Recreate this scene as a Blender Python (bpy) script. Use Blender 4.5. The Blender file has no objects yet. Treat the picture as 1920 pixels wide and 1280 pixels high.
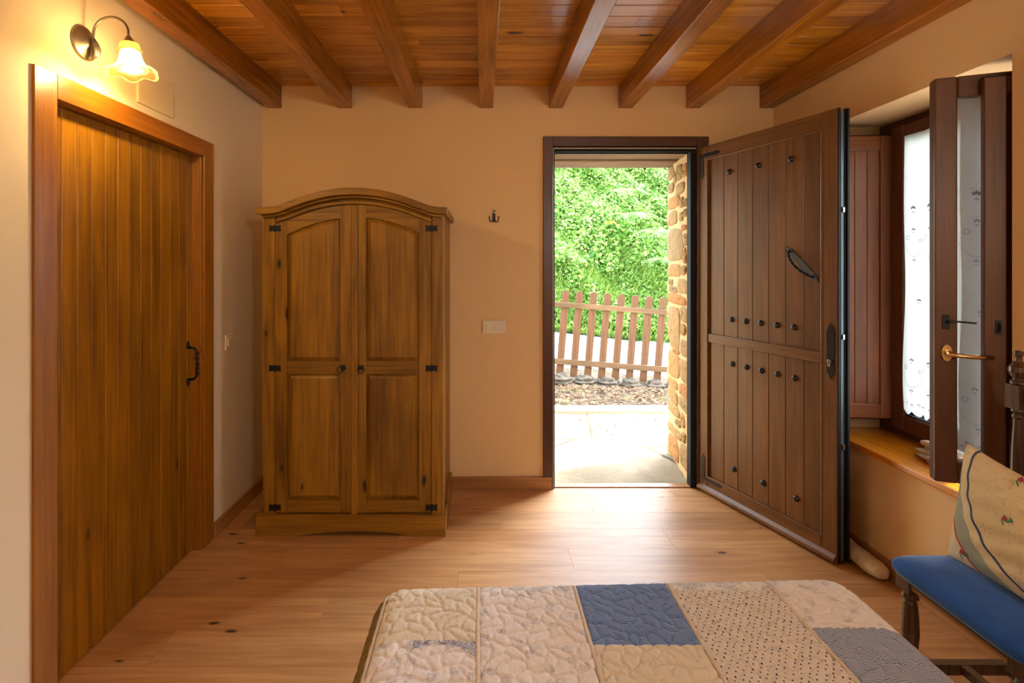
import bpy, bmesh, math, random
import numpy as np
from mathutils import Vector, Matrix
random.seed(7); RNG = np.random.default_rng(7)
PI = math.pi
S = bpy.context.scene
COL = S.collection

# ------------------------------------------------------------------ camera, world, sun, exposure
cam_d = bpy.data.cameras.new('camera'); cam = bpy.data.objects.new('camera', cam_d); COL.objects.link(cam)
cam.location = (0, 0, 1.393); cam.rotation_euler = (PI/2, 0, 0)
cam_d.sensor_width = 36; cam_d.lens = 18; cam_d.clip_start = 0.02; cam_d.clip_end = 200
cam_d.shift_x = (960-905)/1920; cam_d.shift_y = -(640-497)/1920
S.camera = cam
S.view_settings.view_transform = 'Standard'; S.view_settings.look = 'None'
S.view_settings.exposure = 0.93; S.view_settings.gamma = 1; S.view_settings.use_curve_mapping = False

W = bpy.data.worlds.new('world'); S.world = W; W.use_nodes = True
wn = W.node_tree; wn.nodes.clear()
wo = wn.nodes.new('ShaderNodeOutputWorld'); wb = wn.nodes.new('ShaderNodeBackground')
wt = wn.nodes.new('ShaderNodeTexCoord'); ws = wn.nodes.new('ShaderNodeSeparateXYZ'); wr = wn.nodes.new('ShaderNodeValToRGB')
wn.links.new(wt.outputs['Generated'], ws.inputs[0]); wn.links.new(ws.outputs['Z'], wr.inputs[0])
wr.color_ramp.elements[0].position = 0.0; wr.color_ramp.elements[0].color = (1.0, 0.99, 0.96, 1)
wr.color_ramp.elements[1].position = 0.8; wr.color_ramp.elements[1].color = (0.62, 0.78, 1.0, 1)
# bright patch added to the unseen sky to throw the doorway light pool
wd_ = wn.nodes.new('ShaderNodeVectorMath'); wd_.operation = 'DOT_PRODUCT'; wn.links.new(wt.outputs['Generated'], wd_.inputs[0])
wd_.inputs[1].default_value = Vector((0.60, 0.68, 0.42)).normalized()
wm = wn.nodes.new('ShaderNodeMapRange'); wm.interpolation_type = 'SMOOTHSTEP'; wn.links.new(wd_.outputs['Value'], wm.inputs[0])
for i_, v_ in ((1, 0.88), (2, 0.985), (3, 3.6), (4, 26.0)): wm.inputs[i_].default_value = v_
wn.links.new(wr.outputs[0], wb.inputs[0]); wn.links.new(wm.outputs[0], wb.inputs[1])
wn.links.new(wb.outputs[0], wo.inputs[0])

sd = bpy.data.lights.new('sun', 'SUN'); sun = bpy.data.objects.new('sun', sd); COL.objects.link(sun)
sd.energy = 5.0; sd.color = (1.0, 0.95, 0.86); sd.angle = math.radians(0.6)
_el = math.radians(62); _h = Vector((-0.927, -0.375, 0)).normalized()
sun.rotation_euler = Vector((_h.x*math.cos(_el), _h.y*math.cos(_el), -math.sin(_el))).to_track_quat('-Z', 'Y').to_euler()
sun.location = (8, 8, 12)

# ------------------------------------------------------------------ materials
def new_mat(name):
    m = bpy.data.materials.new(name); m.use_nodes = True
    nt = m.node_tree; nt.nodes.clear()
    out = nt.nodes.new('ShaderNodeOutputMaterial'); b = nt.nodes.new('ShaderNodeBsdfPrincipled')
    nt.links.new(b.outputs[0], out.inputs[0])
    return m, nt, b, out
def rgb(c): return (c[0], c[1], c[2], 1)
def hexc(h):
    v = [int(h[i:i+2], 16)/255 for i in (0, 2, 4)]
    return tuple(((x+0.055)/1.055)**2.4 if x > 0.04045 else x/12.92 for x in v)
def N(nt, t, **kw):
    n = nt.nodes.new(t)
    for k, v in kw.items(): setattr(n, k, v)
    return n
def math_n(nt, op, a, b=None, clamp=False):
    n = N(nt, 'ShaderNodeMath', operation=op); n.use_clamp = clamp
    for i, x in enumerate((a, b)):
        if x is None: continue
        if isinstance(x, (int, float)): n.inputs[i].default_value = x
        else: nt.links.new(x, n.inputs[i])
    return n.outputs[0]
def mixc(nt, fac, a, b, mode='MIX'):
    n = N(nt, 'ShaderNodeMix', data_type='RGBA', blend_type=mode)
    for i, x in ((0, fac), (6, a), (7, b)):
        if isinstance(x, (int, float)): n.inputs[i].default_value = x
        elif isinstance(x, tuple): n.inputs[i].default_value = rgb(x)
        else: nt.links.new(x, n.inputs[i])
    return n.outputs[2]
def ramp(nt, f, stops, interp='LINEAR'):
    n = N(nt, 'ShaderNodeValToRGB'); n.color_ramp.interpolation = interp
    e = n.color_ramp.elements
    while len(e) < len(stops): e.new(0.5)
    for el, (p, c) in zip(e, stops): el.position = p; el.color = rgb(c) if len(c) == 3 else c
    nt.links.new(f, n.inputs[0]); return n.outputs[0]
def noise(nt, vec, scale, detail=3, rough=0.55, dist=0):
    n = N(nt, 'ShaderNodeTexNoise'); n.inputs['Scale'].default_value = scale; n.inputs['Detail'].default_value = detail
    n.inputs['Roughness'].default_value = rough; n.inputs['Distortion'].default_value = dist
    nt.links.new(vec, n.inputs['Vector']); return n.outputs['Fac']
def bump(nt, b, h, strength=0.3, dist=0.01):
    n = N(nt, 'ShaderNodeBump'); n.inputs['Strength'].default_value = strength; n.inputs['Distance'].default_value = dist
    nt.links.new(h, n.inputs['Height']); nt.links.new(n.outputs[0], b.inputs['Normal'])
def objco(nt): return N(nt, 'ShaderNodeTexCoord').outputs['Object']
def plain(name, c, rough=0.5, metal=0, spec=0.5, bscale=0, bstr=0.2, var=0.0, vscale=3):
    m, nt, b, out = new_mat(name)
    b.inputs['Base Color'].default_value = rgb(c); b.inputs['Roughness'].default_value = rough
    b.inputs['Metallic'].default_value = metal; b.inputs['Specular IOR Level'].default_value = spec
    co = objco(nt)
    if var:
        f = noise(nt, co, vscale, 5)
        nt.links.new(mixc(nt, f, tuple(x*(1-var) for x in c), tuple(min(1, x*(1+var)) for x in c)), b.inputs['Base Color'])
    if bscale: bump(nt, b, noise(nt, co, bscale, 4), bstr, 0.004)
    return m
def wood(name, light, dark, axis='z', rough=0.38, knot=1.0, knotc=None, grain=1.0, vary=0.25, coat=0.15, ks=4.5, spec=0.5):
    """varnished wood; grain runs along the object's own axis; every board (mesh island) gets its own offset and tint"""
    m, nt, b, out = new_mat(name)
    co = objco(nt); geo = N(nt, 'ShaderNodeNewGeometry')
    off = N(nt, 'ShaderNodeVectorMath', operation='MULTIPLY_ADD')
    comb = N(nt, 'ShaderNodeCombineXYZ')
    for i in range(3): nt.links.new(geo.outputs['Random Per Island'], comb.inputs[i])
    nt.links.new(comb.outputs[0], off.inputs[0]); off.inputs[1].default_value = (17.3, 31.7, 23.9); nt.links.new(co, off.inputs[2])
    ai = 'xyz'.index(axis)
    def mp(sc, along):
        n = N(nt, 'ShaderNodeMapping'); v = [sc]*3; v[ai] = along; n.inputs['Scale'].default_value = v
        nt.links.new(off.outputs[0], n.inputs['Vector']); return n.outputs[0]
    fine = noise(nt, mp(90*grain, 2.5), 1.0, 6, 0.65)
    broad = noise(nt, mp(16*grain, 1.1), 1.0, 4, 0.55, 1.6)
    blot = noise(nt, mp(5, 1.6), 1.0, 3, 0.5, 0.5)
    f = math_n(nt, 'ADD', math_n(nt, 'MULTIPLY', fine, 0.36), math_n(nt, 'ADD', math_n(nt, 'MULTIPLY', broad, 0.36), math_n(nt, 'MULTIPLY', blot, 0.40)))
    mid = tuple((a+c)/2 for a, c in zip(light, dark))
    c = ramp(nt, f, [(0.43, dark), (0.555, mid), (0.67, light)])
    # tint of each board
    tint = ramp(nt, geo.outputs['Random Per Island'], [(0, (1-vary,)*3), (1, (1.0, 1.0, 1.0))])
    c = mixc(nt, 1.0, c, tint, 'MULTIPLY')
    if knot:
        v = N(nt, 'ShaderNodeTexVoronoi', feature='F1'); v.inputs['Scale'].default_value = 1.0; v.inputs['Randomness'].default_value = 1.0
        nt.links.new(mp(ks*1.5, ks*0.55), v.inputs['Vector'])
        kd = math_n(nt, 'ADD', v.outputs['Distance'], math_n(nt, 'MULTIPLY', math_n(nt, 'SUBTRACT', noise(nt, mp(40, 22), 1.0, 3), 0.5), 0.10))
        kf = math_n(nt, 'SUBTRACT', 1.0, math_n(nt, 'MULTIPLY', kd, 7.0/knot), True)
        kf = math_n(nt, 'MULTIPLY', kf, 2.4, True)
        gate = N(nt, 'ShaderNodeSeparateColor'); nt.links.new(v.outputs['Color'], gate.inputs[0])
        kf = math_n(nt, 'MULTIPLY', kf, math_n(nt, 'GREATER_THAN', gate.outputs[0], 0.22))
        halo = math_n(nt, 'MULTIPLY', math_n(nt, 'SUBTRACT', 1.0, math_n(nt, 'MULTIPLY', v.outputs['Distance'], 3.2/knot), True), 0.6)
        c = mixc(nt, halo, c, dark)
        c = mixc(nt, kf, c, knotc or tuple(x*0.25 for x in dark))
    nt.links.new(c, b.inputs['Base Color'])
    b.inputs['Roughness'].default_value = rough; b.inputs['Specular IOR Level'].default_value = spec
    b.inputs['Coat Weight'].default_value = coat; b.inputs['Coat Roughness'].default_value = 0.25
    bump(nt, b, fine, 0.12, 0.002)
    return m

M = {}
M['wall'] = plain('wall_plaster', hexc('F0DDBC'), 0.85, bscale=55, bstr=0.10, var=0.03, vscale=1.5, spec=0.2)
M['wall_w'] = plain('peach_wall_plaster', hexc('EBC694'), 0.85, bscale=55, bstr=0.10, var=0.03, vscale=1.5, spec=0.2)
M['wall_r'] = plain('recess_plaster', hexc('F3E6CC'), 0.85, bscale=55, bstr=0.10, spec=0.2)
M['plate'] = plain('cover_plate_plastic', hexc('EFD9B0'), 0.45)
M['switch'] = plain('switch_plastic', hexc('E9DCC2'), 0.35)
M['ceil'] = wood('ceiling_boards', hexc('FAB034'), hexc('B86C0C'), 'x', 0.27, 0.95, hexc('3A1405'), vary=0.4, coat=0.3, ks=5.0)
M['beam'] = wood('beam_wood', hexc('B87014'), hexc('7A4608'), 'y', 0.27, 0.9, hexc('3A1405'), vary=0.15, coat=0.25, ks=3.0)
M['door_l'] = wood('honey_pine', hexc('B87C10'), hexc('784A08'), 'z', 0.35, 0.7, hexc('3B1A06'), vary=0.22, coat=0.25, ks=4.8)
M['door_ly'] = wood('honey_pine_flat', hexc('A86A12'), hexc('75460A'), 'y', 0.35, 0.5, hexc('3B1A06'), vary=0.1, coat=0.25, ks=3.4)
M['case_l'] = wood('casing_pine', hexc('B0701A'), hexc('86500E'), 'z', 0.35, 0.3, hexc('4B2008'), vary=0.08, coat=0.25, ks=3.4)
M['ward'] = wood('waxed_pine', hexc('AC7A1E'), hexc('6A450C'), 'z', 0.45, 0.7, hexc('2C1206'), vary=0.12, coat=0.05, ks=5.2)
M['ward_x'] = wood('waxed_pine_cross', hexc('AC7A1E'), hexc('6A450C'), 'x', 0.45, 0.6, hexc('2C1206'), vary=0.12, coat=0.05, ks=4.2)
M['ward_y'] = wood('waxed_pine_side', hexc('AC7A1E'), hexc('6A450C'), 'z', 0.45, 0.5, hexc('2C1206'), vary=0.12, coat=0.05, ks=4.2)
M['entry'] = wood('walnut_stain', hexc('80552C'), hexc('5C3C1C'), 'z', 0.38, 0, vary=0.10, coat=0.15)
M['entry_x'] = wood('walnut_stain_cross', hexc('80552C'), hexc('5C3C1C'), 'x', 0.38, 0, vary=0.10, coat=0.15)
M['frame'] = wood('dark_walnut_frame', hexc('5E3824'), hexc('45271A'), 'z', 0.4, 0, vary=0.05, coat=0.1)
M['sash'] = wood('dark_sash_wood', hexc('6B4028'), hexc('4A2A1B'), 'z', 0.35, 0, vary=0.05, coat=0.2)
M['shut'] = wood('red_brown_shutter', hexc('A0643F'), hexc('7E482B'), 'z', 0.38, 0, vary=0.08, coat=0.15)
M['shut_x'] = wood('red_brown_shutter_cross', hexc('A0643F'), hexc('7E482B'), 'x', 0.38, 0, vary=0.08, coat=0.15)
M['sill'] = wood('orange_sill', hexc('E08E1E'), hexc('B8640C'), 'y', 0.22, 0.3, hexc('5A2408'), vary=0.05, coat=0.5)
M['base'] = wood('baseboard_oak', hexc('C08A50'), hexc('986433'), 'x', 0.4, 0.4, hexc('4A2810'), vary=0.1, ks=5)
M['base_y'] = wood('baseboard_oak_side', hexc('C08A50'), hexc('986433'), 'y', 0.4, 0.4, hexc('4A2810'), vary=0.1, ks=5)
M['floor'] = wood('oak_laminate', hexc('D8A26A'), hexc('AE7843'), 'x', 0.46, 0.62, hexc('4C3018'), grain=0.8, vary=0.16, coat=0.06, ks=5.6)
M['chairw'] = wood('dark_turned_wood', hexc('54382A'), hexc('2E1C16'), 'z', 0.25, 0, vary=0.05, coat=0.5)
M['chairx'] = wood('dark_rail_wood', hexc('4E3426'), hexc('2A1A14'), 'y', 0.3, 0, vary=0.05, coat=0.4)
M['slatw'] = wood('pale_slat_wood', hexc('B98547'), hexc('8F602B'), 'y', 0.5, 0, vary=0.05, coat=0)
M['fence'] = wood('weathered_fence', hexc('8A6446'), hexc('5C3E2A'), 'z', 0.7, 0.5, hexc('3A2A28'), vary=0.2, coat=0)
M['fence_x'] = wood('weathered_rail', hexc('927454'), hexc('665038'), 'x', 0.7, 0.4, hexc('4A3A40'), vary=0.1, coat=0)
M['lintel'] = wood('old_lintel_oak', hexc('A5845F'), hexc('6B4F36'), 'x', 0.8, 0, vary=0.3, coat=0, grain=0.6)
M['iron'] = plain('black_iron', (0.012, 0.013, 0.016), 0.42, 0.3, bscale=60, bstr=0.3)
M['studm'] = plain('dark_pewter', (0.05, 0.052, 0.055), 0.3, 0.8)
M['rubber'] = plain('black_seal', (0.010, 0.012, 0.016), 0.6, spec=0.2)
M['alu'] = plain('grey_metal_strip', (0.10, 0.13, 0.15), 0.4, 0.5)
M['steel'] = plain('nickel', (0.6, 0.58, 0.54), 0.25, 1.0)
M['brass'] = plain('brushed_brass', (0.72, 0.48, 0.22), 0.3, 1.0)
M['pewter'] = plain('antique_pewter', (0.30, 0.26, 0.20), 0.38, 0.85, bscale=40, bstr=0.1)
M['white'] = plain('white_porcelain', (0.8, 0.78, 0.72), 0.3)
M['mortar'] = plain('lime_mortar', hexc('D2B484'), 0.95, bscale=30, bstr=0.7, var=0.15, vscale=8)
M['asphalt'] = plain('pale_asphalt', hexc('B9B6B0'), 0.9, bscale=40, bstr=0.5, var=0.12, vscale=4)
M['rock'] = plain('grey_rock', hexc('5E584E'), 0.95, bscale=20, bstr=1.0, var=0.5, vscale=14)
M['leaflitter'] = plain('dry_leaves', hexc('9A6A44'), 0.9, var=0.5, vscale=20)
M['step'] = plain('pale_kerb_stone', hexc('B8B2A8'), 0.9, bscale=25, bstr=0.4, var=0.06)
M['khaki'] = plain('khaki_border_cloth', hexc('8A7B55'), 0.95, bscale=300, bstr=0.4, var=0.08, vscale=60, spec=0.1)
M['mattress'] = plain('mattress_ticking', hexc('D8D2C4'), 0.9)
M['figure'] = plain('pale_ornament_stone', hexc('D8CEC2'), 0.5, var=0.08)
M['figrock'] = plain('rough_ornament_stone', hexc('B9AFA0'), 0.9, bscale=35, bstr=1.0, var=0.35, vscale=20)

def stone_mat():
    m, nt, b, out = new_mat('sandstone')
    geo = N(nt, 'ShaderNodeNewGeometry'); co = objco(nt)
    c = ramp(nt, geo.outputs['Random Per Island'], [(0, hexc('A48358')), (0.3, hexc('B8965F')), (0.55, hexc('94805E')), (0.8, hexc('C08F50')), (1, hexc('C07A38'))])
    f = noise(nt, co, 18, 6, 0.6, 0.6)
    c = mixc(nt, f, mixc(nt, 1.0, c, (0.55, 0.5, 0.48), 'MULTIPLY'), mixc(nt, 0.35, c, hexc('E0C08A')))
    nt.links.new(c, b.inputs['Base Color']); b.inputs['Roughness'].default_value = 0.95
    bump(nt, b, noise(nt, co, 40, 5), 0.8, 0.01)
    return m
M['stone'] = stone_mat()

def patio_mat():
    m, nt, b, out = new_mat('flagstone_slabs'); co = objco(nt)
    v = N(nt, 'ShaderNodeTexVoronoi', feature='DISTANCE_TO_EDGE'); v.inputs['Scale'].default_value = 0.9; nt.links.new(co, v.inputs['Vector'])
    big = noise(nt, co, 2.2, 6, 0.6, 0.5); fine = noise(nt, co, 22, 6, 0.7)
    c = ramp(nt, big, [(0.35, hexc('84735A')), (0.55, hexc('9C8C70')), (0.7, hexc('AC9E84'))])
    c = mixc(nt, math_n(nt, 'MULTIPLY', fine, 0.35), c, hexc('8A7A60'))
    crack = math_n(nt, 'LESS_THAN', math_n(nt, 'ADD', v.outputs['Distance'], math_n(nt, 'MULTIPLY', fine, 0.02)), 0.018)
    c = mixc(nt, crack, c, hexc('5A4E38'))
    moss = math_n(nt, 'MULTIPLY', math_n(nt, 'GREATER_THAN', noise(nt, co, 5, 5, 0.7), 0.63), math_n(nt, 'GREATER_THAN', N(nt, 'ShaderNodeSeparateXYZ').outputs[0], -1e9))
    c = mixc(nt, math_n(nt, 'MULTIPLY', moss, 0.35), c, hexc('8A8648'))
    nt.links.new(c, b.inputs['Base Color']); b.inputs['Roughness'].default_value = 0.9
    bump(nt, b, math_n(nt, 'ADD', fine, big), 0.6, 0.02)
    return m
M['patio'] = patio_mat()
def soil_mat():
    m, nt, b, out = new_mat('soil_and_litter'); co = objco(nt)
    f = noise(nt, co, 26, 6, 0.75); g = noise(nt, co, 4, 4, 0.6)
    c = ramp(nt, f, [(0.3, hexc('30261E')), (0.5, hexc('6A5A48')), (0.65, hexc('8E7E68'))])
    c = mixc(nt, math_n(nt, 'GREATER_THAN', g, 0.58), c, mixc(nt, f, hexc('5C6030'), hexc('8E8664')))
    nt.links.new(c, b.inputs['Base Color']); b.inputs['Roughness'].default_value = 1.0
    bump(nt, b, f, 1.0, 0.03); return m
M['soil'] = soil_mat()
def leaf_mat(name, c0, c1, c2, trans=0.35):
    m, nt, b, out = new_mat(name); geo = N(nt, 'ShaderNodeNewGeometry')
    c = ramp(nt, geo.outputs['Random Per Island'], [(0, c0), (0.5, c1), (1, c2)])
    nt.links.new(c, b.inputs['Base Color']); b.inputs['Roughness'].default_value = 0.55; b.inputs['Specular IOR Level'].default_value = 0.3
    t = N(nt, 'ShaderNodeBsdfTranslucent'); nt.links.new(mixc(nt, 1.0, c, (1.0, 1.0, 0.7), 'MULTIPLY'), t.inputs[0])
    mx = N(nt, 'ShaderNodeMixShader'); mx.inputs[0].default_value = trans
    nt.links.new(b.outputs[0], mx.inputs[1]); nt.links.new(t.outputs[0], mx.inputs[2]); nt.links.new(mx.outputs[0], out.inputs[0])
    return m
M['leaf'] = leaf_mat('shrub_leaves', hexc('3E7420'), hexc('76A238'), hexc('B6CC7C'), 0.25)
M['grass'] = leaf_mat('grass_blades', hexc('68983A'), hexc('94B854'), hexc('C0CE88'), 0.25)
M['fern'] = leaf_mat('fern_green', hexc('7CC25A'), hexc('98D277'), hexc('B4E296'))
M['fern_y'] = leaf_mat('fern_yellow', hexc('D8D23A'), hexc('E6DC4C'), hexc('C8B030'))
M['bank'] = plain('bank_earth', hexc('3F6A26'), 1.0, var=0.4, vscale=3)

def glass_mat(name='window_glass'):
    m = bpy.data.materials.new(name); m.use_nodes = True; nt = m.node_tree; nt.nodes.clear()
    out = N(nt, 'ShaderNodeOutputMaterial'); t = N(nt, 'ShaderNodeBsdfTransparent'); g = N(nt, 'ShaderNodeBsdfGlossy'); g.inputs['Roughness'].default_value = 0.02
    f = N(nt, 'ShaderNodeFresnel'); mx = N(nt, 'ShaderNodeMixShader'); t.inputs[0].default_value = (0.95, 0.98, 0.96, 1)
    nt.links.new(f.outputs[0], mx.inputs[0]); nt.links.new(t.outputs[0], mx.inputs[1]); nt.links.new(g.outputs[0], mx.inputs[2]); nt.links.new(mx.outputs[0], out.inputs[0])
    return m
M['glass'] = glass_mat()
def sheer(name, c, tr):
    m = bpy.data.materials.new(name); m.use_nodes = True; nt = m.node_tree; nt.nodes.clear()
    out = N(nt, 'ShaderNodeOutputMaterial'); t = N(nt, 'ShaderNodeBsdfTransparent'); d = N(nt, 'ShaderNodeBsdfDiffuse'); l = N(nt, 'ShaderNodeBsdfTranslucent')
    a = N(nt, 'ShaderNodeMixShader'); b = N(nt, 'ShaderNodeMixShader')
    d.inputs[0].default_value = rgb(c); l.inputs[0].default_value = rgb(c)
    w = noise(nt, objco(nt), 9, 3); nt.links.new(math_n(nt, 'ADD', math_n(nt, 'MULTIPLY', w, 0.1), tr-0.05), b.inputs[0])
    a.inputs[0].default_value = 0.65
    nt.links.new(d.outputs[0], a.inputs[1]); nt.links.new(l.outputs[0], a.inputs[2])
    nt.links.new(a.outputs[0], b.inputs[1]); nt.links.new(t.outputs[0], b.inputs[2]); nt.links.new(b.outputs[0], out.inputs[0])
    return m
M['lace'] = sheer('sheer_white_voile', (0.86, 0.88, 0.88), 0.25)
M['lace2'] = sheer('thin_white_voile', (0.92, 0.93, 0.93), 0.6)
M['embro'] = plain('grey_embroidery', (0.16, 0.17, 0.19), 0.9)

def glow_glass(name, c, tr, rough):
    m = bpy.data.materials.new(name); m.use_nodes = True; nt = m.node_tree; nt.nodes.clear()
    out = N(nt, 'ShaderNodeOutputMaterial'); t = N(nt, 'ShaderNodeBsdfTransparent'); l = N(nt, 'ShaderNodeBsdfTranslucent'); g = N(nt, 'ShaderNodeBsdfGlossy')
    t.inputs[0].default_value = rgb(c); l.inputs[0].default_value = rgb(c); g.inputs['Roughness'].default_value = rough
    a = N(nt, 'ShaderNodeMixShader'); a.inputs[0].default_value = tr; b = N(nt, 'ShaderNodeMixShader'); b.inputs[0].default_value = 0.08
    nt.links.new(l.outputs[0], a.inputs[1]); nt.links.new(t.outputs[0], a.inputs[2]); nt.links.new(a.outputs[0], b.inputs[1]); nt.links.new(g.outputs[0], b.inputs[2])
    nt.links.new(b.outputs[0], out.inputs[0]); return m
M['frost'] = glow_glass('frosted_lamp_glass', (1.0, 0.93, 0.78), 0.45, 0.3)
M['amber'] = glow_glass('amber_lamp_glass', (1.0, 0.62, 0.14), 0.4, 0.1)
M['clearg'] = glow_glass('clear_ruffled_glass', (1.0, 0.88, 0.55), 0.72, 0.05)
def emis(name, c, s):
    m = bpy.data.materials.new(name); m.use_nodes = True; nt = m.node_tree; nt.nodes.clear()
    out = N(nt, 'ShaderNodeOutputMaterial'); e = N(nt, 'ShaderNodeEmission'); e.inputs[0].default_value = rgb(c); e.inputs[1].default_value = s
    nt.links.new(e.outputs[0], out.inputs[0]); return m
M['bulb'] = emis('lit_bulb', (1.0, 0.86, 0.6), 12)

def velvet():
    m, nt, b, out = new_mat('blue_velvet'); co = objco(nt)
    f = noise(nt, co, 9, 4, 0.6, 1.0)
    nt.links.new(mixc(nt, f, hexc('053A88'), hexc('1260BC')), b.inputs['Base Color'])
    b.inputs['Roughness'].default_value = 0.8; b.inputs['Sheen Weight'].default_value = 1.0; b.inputs['Sheen Roughness'].default_value = 0.35
    b.inputs['Sheen Tint'].default_value = (0.5, 0.72, 1.0, 1); bump(nt, b, noise(nt, co, 250, 3), 0.3, 0.002); return m
M['velvet'] = velvet()

# quilt fabrics -----------------------------------------------------------
def fabric(name, base, kind, ink=None):
    m, nt, b, out = new_mat(name); co = objco(nt); c = None
    weave = noise(nt, co, 420, 2)
    base_n = mixc(nt, noise(nt, co, 30, 4), tuple(x*0.93 for x in base), base)
    if kind == 'plain': c = base_n
    elif kind == 'gingham':
        sx = N(nt, 'ShaderNodeSeparateXYZ'); nt.links.new(co, sx.inputs[0])
        q = 2*PI/0.0042
        a = math_n(nt, 'GREATER_THAN', math_n(nt, 'SINE', math_n(nt, 'MULTIPLY', sx.outputs[0], q)), 0.0)
        d = math_n(nt, 'GREATER_THAN', math_n(nt, 'SINE', math_n(nt, 'MULTIPLY', sx.outputs[1], q)), 0.0)
        s = math_n(nt, 'MULTIPLY', math_n(nt, 'ADD', a, d), 0.5)
        c = mixc(nt, s, base_n, ink)
    elif kind == 'dots':
        v = N(nt, 'ShaderNodeTexVoronoi', feature='F1'); v.voronoi_dimensions = '2D'; v.inputs['Scale'].default_value = 72; v.inputs['Randomness'].default_value = 0.25
        mp = N(nt, 'ShaderNodeMapping'); mp.inputs['Rotation'].default_value = (0, 0, 0.6); nt.links.new(co, mp.inputs[0]); nt.links.new(mp.outputs[0], v.inputs['Vector'])
        c = mixc(nt, math_n(nt, 'LESS_THAN', v.outputs['Distance'], 0.14), base_n, ink)
    elif kind in ('sprig', 'floral', 'floral_dense'):
        v = N(nt, 'ShaderNodeTexVoronoi', feature='F1'); v.voronoi_dimensions = '2D'
        sc, th = {'sprig': (19, 0.22), 'floral': (20, 0.45), 'floral_dense': (26, 0.75)}[kind]
        v.inputs['Scale'].default_value = sc; nt.links.new(co, v.inputs['Vector'])
        spot = math_n(nt, 'LESS_THAN', v.outputs['Distance'], th)
        det = math_n(nt, 'GREATER_THAN', noise(nt, co, 190, 4, 0.7, 1.5), 0.5 if kind != 'floral_dense' else 0.46)
        k = math_n(nt, 'MULTIPLY', math_n(nt, 'MULTIPLY', spot, det), {'sprig': 0.4, 'floral': 0.5, 'floral_dense': 0.75}[kind])
        ink2 = mixc(nt, math_n(nt, 'GREATER_THAN', noise(nt, co, 40, 2), 0.56), ink, hexc('8FA08C'))
        c = mixc(nt, k, base_n, ink2)
    nt.links.new(c, b.inputs['Base Color']); b.inputs['Roughness'].default_value = 0.95; b.inputs['Specular IOR Level'].default_value = 0.15
    b.inputs['Sheen Weight'].default_value = 0.15
    mpw = N(nt, 'ShaderNodeMapping'); mpw.inputs['Scale'].default_value = (130, 45, 60); nt.links.new(co, mpw.inputs[0])
    bump(nt, b, math_n(nt, 'ADD', math_n(nt, 'MULTIPLY', weave, 0.25), noise(nt, mpw.outputs[0], 1.0, 3, 0.6)), 0.55, 0.003); return m
CR = hexc('F0ECE6'); CR2 = hexc('F0ECEA')
QM = [fabric('cream_plain', hexc('E6DDC8'), 'plain'), fabric('cream_sprig', CR2, 'sprig', hexc('5C739E')), fabric('cream_blue_floral', CR, 'floral', hexc('5670A0')),
      fabric('blue_toile', CR2, 'floral_dense', hexc('3E5590')), fabric('navy_gingham', hexc('9AB6E0'), 'gingham', hexc('245296')),
      fabric('grey_gingham', hexc('CDD4E4'), 'gingham', hexc('4A6290')), fabric('cream_dots', hexc('E4DDD2'), 'dots', hexc('2A3A5C')), M['khaki']]
M['lacetrim'] = plain('cream_lace_trim', hexc('E4D6C2'), 0.95, bscale=260, bstr=0.8)

# ------------------------------------------------------------------ object helpers
def setp(o, label=None, cat=None, group=None, kind=None):
    if label: o['label'] = label
    if cat: o['category'] = cat
    if group: o['group'] = group
    if kind: o['kind'] = kind
    return o
def thing(name, label, cat, loc=(0, 0, 0), rotz=0, group=None, kind=None):
    o = bpy.data.objects.new(name, None); COL.objects.link(o); o.empty_display_size = 0.1
    o.location = loc; o.rotation_euler = (0, 0, rotz)
    return setp(o, label, cat, group, kind)
def obj(name, bm, mat, parent=None, smooth=False, bev=0, seg=2, label=None):
    me = bpy.data.meshes.new(name)
    bmesh.ops.recalc_face_normals(bm, faces=bm.faces[:])
    bm.to_mesh(me); bm.free()
    for m in (mat if isinstance(mat, list) else [mat]): me.materials.append(m)
    if smooth:
        for p in me.polygons: p.use_smooth = True
    o = bpy.data.objects.new(name, me); COL.objects.link(o)
    if parent: o.parent = parent
    if bev:
        md = o.modifiers.new('bevel', 'BEVEL'); md.width = bev; md.segments = seg; md.limit_method = 'ANGLE'; md.angle_limit = math.radians(35)
    if label: o['label'] = label
    return o
def rawmesh(name, V, F, mat, parent=None, smooth=True, matidx=None):
    me = bpy.data.meshes.new(name); me.from_pydata(V, [], F)
    for m in (mat if isinstance(mat, list) else [mat]): me.materials.append(m)
    if matidx is not None: me.polygons.foreach_set('material_index', matidx)
    me.polygons.foreach_set('use_smooth', [smooth]*len(me.polygons)); me.update()
    o = bpy.data.objects.new(name, me); COL.objects.link(o)
    if parent: o.parent = parent
    return o
def each(name, specs, mat, parent, bev=0, seg=2, **kw):
    for sp in specs: obj(name, box(bmesh.new(), *sp), mat, parent, bev=bev, seg=seg, **kw)
def BM(): return bmesh.new()
def box(bm, x0, x1, y0, y1, z0, z1):
    v = [bm.verts.new(p) for p in ((x0, y0, z0), (x1, y0, z0), (x1, y1, z0), (x0, y1, z0), (x0, y0, z1), (x1, y0, z1), (x1, y1, z1), (x0, y1, z1))]
    for f in ((0, 3, 2, 1), (4, 5, 6, 7), (0, 1, 5, 4), (1, 2, 6, 5), (2, 3, 7, 6), (3, 0, 4, 7)): bm.faces.new([v[i] for i in f])
    return bm
def bx(*a): return box(BM(), *a)
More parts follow.
